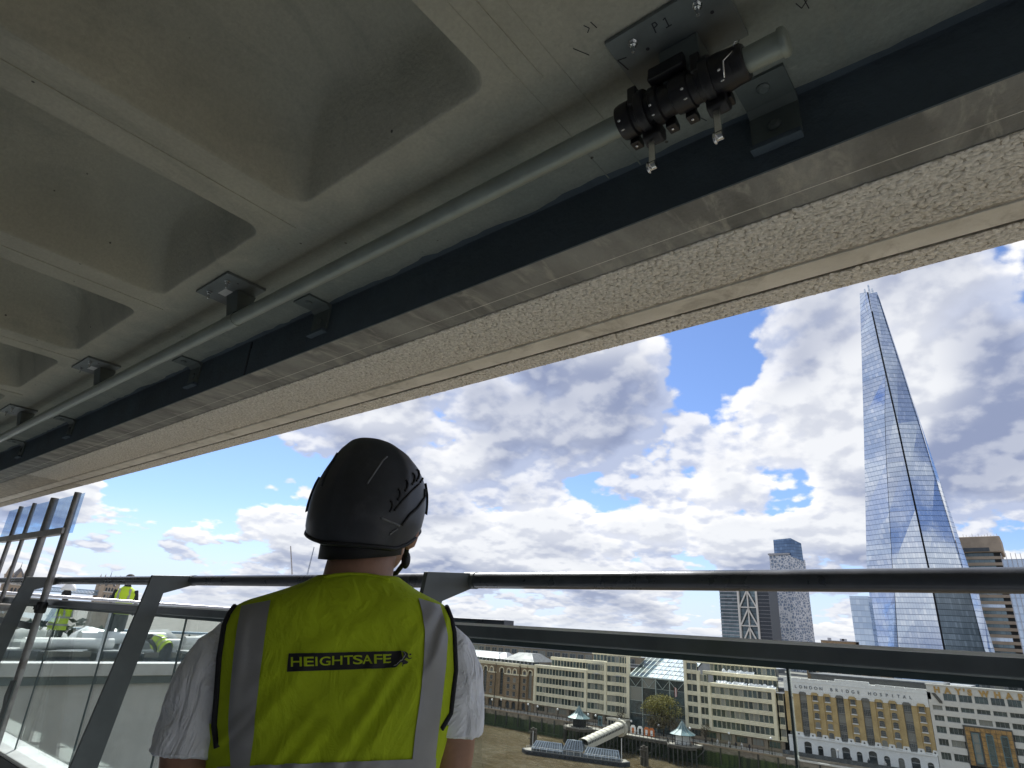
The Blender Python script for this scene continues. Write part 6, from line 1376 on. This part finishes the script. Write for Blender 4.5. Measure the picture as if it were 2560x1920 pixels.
for k in range(5):
    y = 5.0 + 1.5 * k; x = -18.2 - .5 * k % 1.1
    vs = [(x + 1.1 * (i / 6 - .5), y + 1.7 * (j / 6 - .5), -1.42 + (.85 + .16 * mnoise.noise(Vector((i * .9, j * .8, k)))) * max(0, 1 - ((i - 3) / 3.2) ** 4) * max(0, 1 - ((j - 3) / 3.2) ** 4)) for i in range(7) for j in range(7)]
    tag(MB().add(vs, [(i * 7 + j, (i + 1) * 7 + j, (i + 1) * 7 + j + 1, i * 7 + j + 1) for i in range(6) for j in range(6)]).build('tarpaulin_heap', MAT['sheeting' if k % 2 else 'felt'], None, True), ['grey heap of tarpaulin by the white helmeted worker', 'white heap of tarpaulin between the two standing workers', 'grey heap of tarpaulin behind the standing bareheaded worker', 'white heap of tarpaulin by the bending worker', 'grey heap of tarpaulin past the bending worker'][k], 'tarpaulin', 'tarpaulin heaps on the neighbouring roof')
def worker(x, y, label, helmet, bend=0., rot=0., sc=1.0, z0=-1.42):
    t = thing('person', (x, y, z0), label, 'person', 'workers on the neighbouring roof')
    c, s = math.cos(bend), math.sin(bend)
    def P(a, b, h):                                    # across, forward, up; the trunk folds forward at the hip
        if h > .9: d = h - .9; b, h = b * c + d * s, .9 + d * c - b * s
        rx_, ry_ = a * math.cos(rot) - b * math.sin(rot), a * math.sin(rot) + b * math.cos(rot)
        return (x + rx_ * sc, y + ry_ * sc, z0 + h * sc)
    bd = MB()
    for q_ in (-1, 1):
        bd.tube([P(.10 * q_, 0, .04), P(.10 * q_, .02, .48), P(.09 * q_, 0, .92)], [.06 * sc, .075 * sc, .10 * sc], 10); bd.tube([P(.10 * q_, -.05, .04), P(.10 * q_, .18, .04)], [.05 * sc, .045 * sc], 8)
    bd.tube([P(0, 0, .86), P(0, .02, 1.1), P(0, 0, 1.36), P(0, 0, 1.47), P(0, .01, 1.55)], [.16 * sc, .16 * sc, .185 * sc, .10 * sc, .058 * sc], 14); bd.ball(P(0, .02, 1.66), .105 * sc, 12, 10, sc=(.9, 1, 1.15))
    for q_ in (-1, 1): bd.tube([P(.19 * q_, 0, 1.42), P(.26 * q_, .02, 1.16), P(.24 * q_, .16, .95), P(.22 * q_, .22, .88)], [.062 * sc, .05 * sc, .04 * sc, .042 * sc], 10)
    me = remeshed(bd, 'body', MAT['trouser'], .022, 3)
    for v in me.vertices: v.co -= Vector((x, y, z0))
    link('body', me, t)
    vt = MB(); vt.tube([P(0, 0, .88), P(0, .01, 1.1), P(0, 0, 1.32), P(0, 0, 1.43), P(0, 0, 1.49)], [.185 * sc, .19 * sc, .215 * sc, .17 * sc, .09 * sc], 16, caps=False); ve = vt.build('vest', MAT['hivis2'], t, smooth=True)
    for h in (1.0, 1.16): MB().tube([P(0, 0, h - .02), P(0, 0, h + .02)], .203 * sc, 16, caps=False).build('reflective_tape', MAT['tape'], ve)
    for q_ in (-1, 1): MB().bar(P(.11 * q_, -.20, 1.17), P(.11 * q_, -.15, 1.44), .045 * sc, .02 * sc).build('reflective_tape', MAT['tape'], ve)
    if helmet: MB().lathe([(.150, 1.68), (.150, 1.71), (.128, 1.75), (.09, 1.82), (.03, 1.85)], (x, y, z0), 16).build('helmet', MAT['white'], t, smooth=True)
    MB().ball(P(0, .02, 1.67), .112 * sc, 10, 8).build('hair', MAT['hair'], t, smooth=True) if not helmet else None
tag(MB().box(-17.6, -16.55, 5.7, 7.0, -1.419, -1.08).build('work_platform', MAT['felt']), 'low grey platform under the bareheaded worker on the neighbouring roof', 'platform')
MAT['hivis2'] = mat('hivis_bright', (.48, .66, .03), .8, var=.06, vs=8)
worker(-17.0, 5.02, 'person in white helmet and yellow vest standing on the neighbouring roof', True, 0, rad(120), .96); worker(-17.0, 6.22, 'bareheaded person in yellow vest standing with back turned on the neighbouring roof', False, 0, rad(60), 1.02, -1.08); worker(-14.4, 6.35, 'person in yellow vest bending down behind the parapet wall', False, 1.25, rad(110), .74)
for k in range(10):                                      # riverside blocks seen through the left glass
    y = 20 + 17 * k + junk.uniform(-4, 4); x = -130 - 42 * (k % 5) - junk.uniform(0, 30)
    t = plain_block('riverside_block', ['pale riverside block nearest the neighbouring roof', 'second pale riverside block beyond the neighbouring roof', 'third riverside block beyond the neighbouring roof', 'fourth riverside block toward the gothic bridge', 'fifth riverside block toward the gothic bridge', 'sixth riverside block toward the gothic bridge', 'seventh riverside block before the gothic bridge', 'eighth riverside block before the gothic bridge', 'ninth riverside block near the gothic bridge', 'tenth riverside block near the gothic bridge'][k], 'building', x - 14, x + 14, y, y + 16, -9 - junk.uniform(0, 7), ['pstone', 'bbrick', 'grey', 'brown'][k % 4], 5, 3, (-24, -15), 'riverside blocks on the left', z0=RIV)

MAT['plane'] = mat('plane_leaves', (.060, .078, .050), .85, var=.4, vs=.5)
for k in range(9): tree(['grey green tree beyond the neighbouring roof, nearest the handrail post', 'grey green tree beyond the white helmeted worker', 'broad grey green tree between the two standing workers', 'grey green tree beyond the bareheaded worker', 'tall grey green tree beyond the crates', 'small grey green tree beyond the tarpaulin heaps', 'grey green tree beyond the bending worker', 'grey green tree past the end of the parapet wall', 'grey green tree by the riverside blocks'][k], -52 - 5 * (k % 3), 12 + 4.6 * k, -16, 13.6 + 1.2 * (k % 2), 4.4, 1500, 80 + k, 'plane', 'plane', .5, 'trees beyond the neighbouring roof', .8)
bpy.data.scenes.remove(TMP)
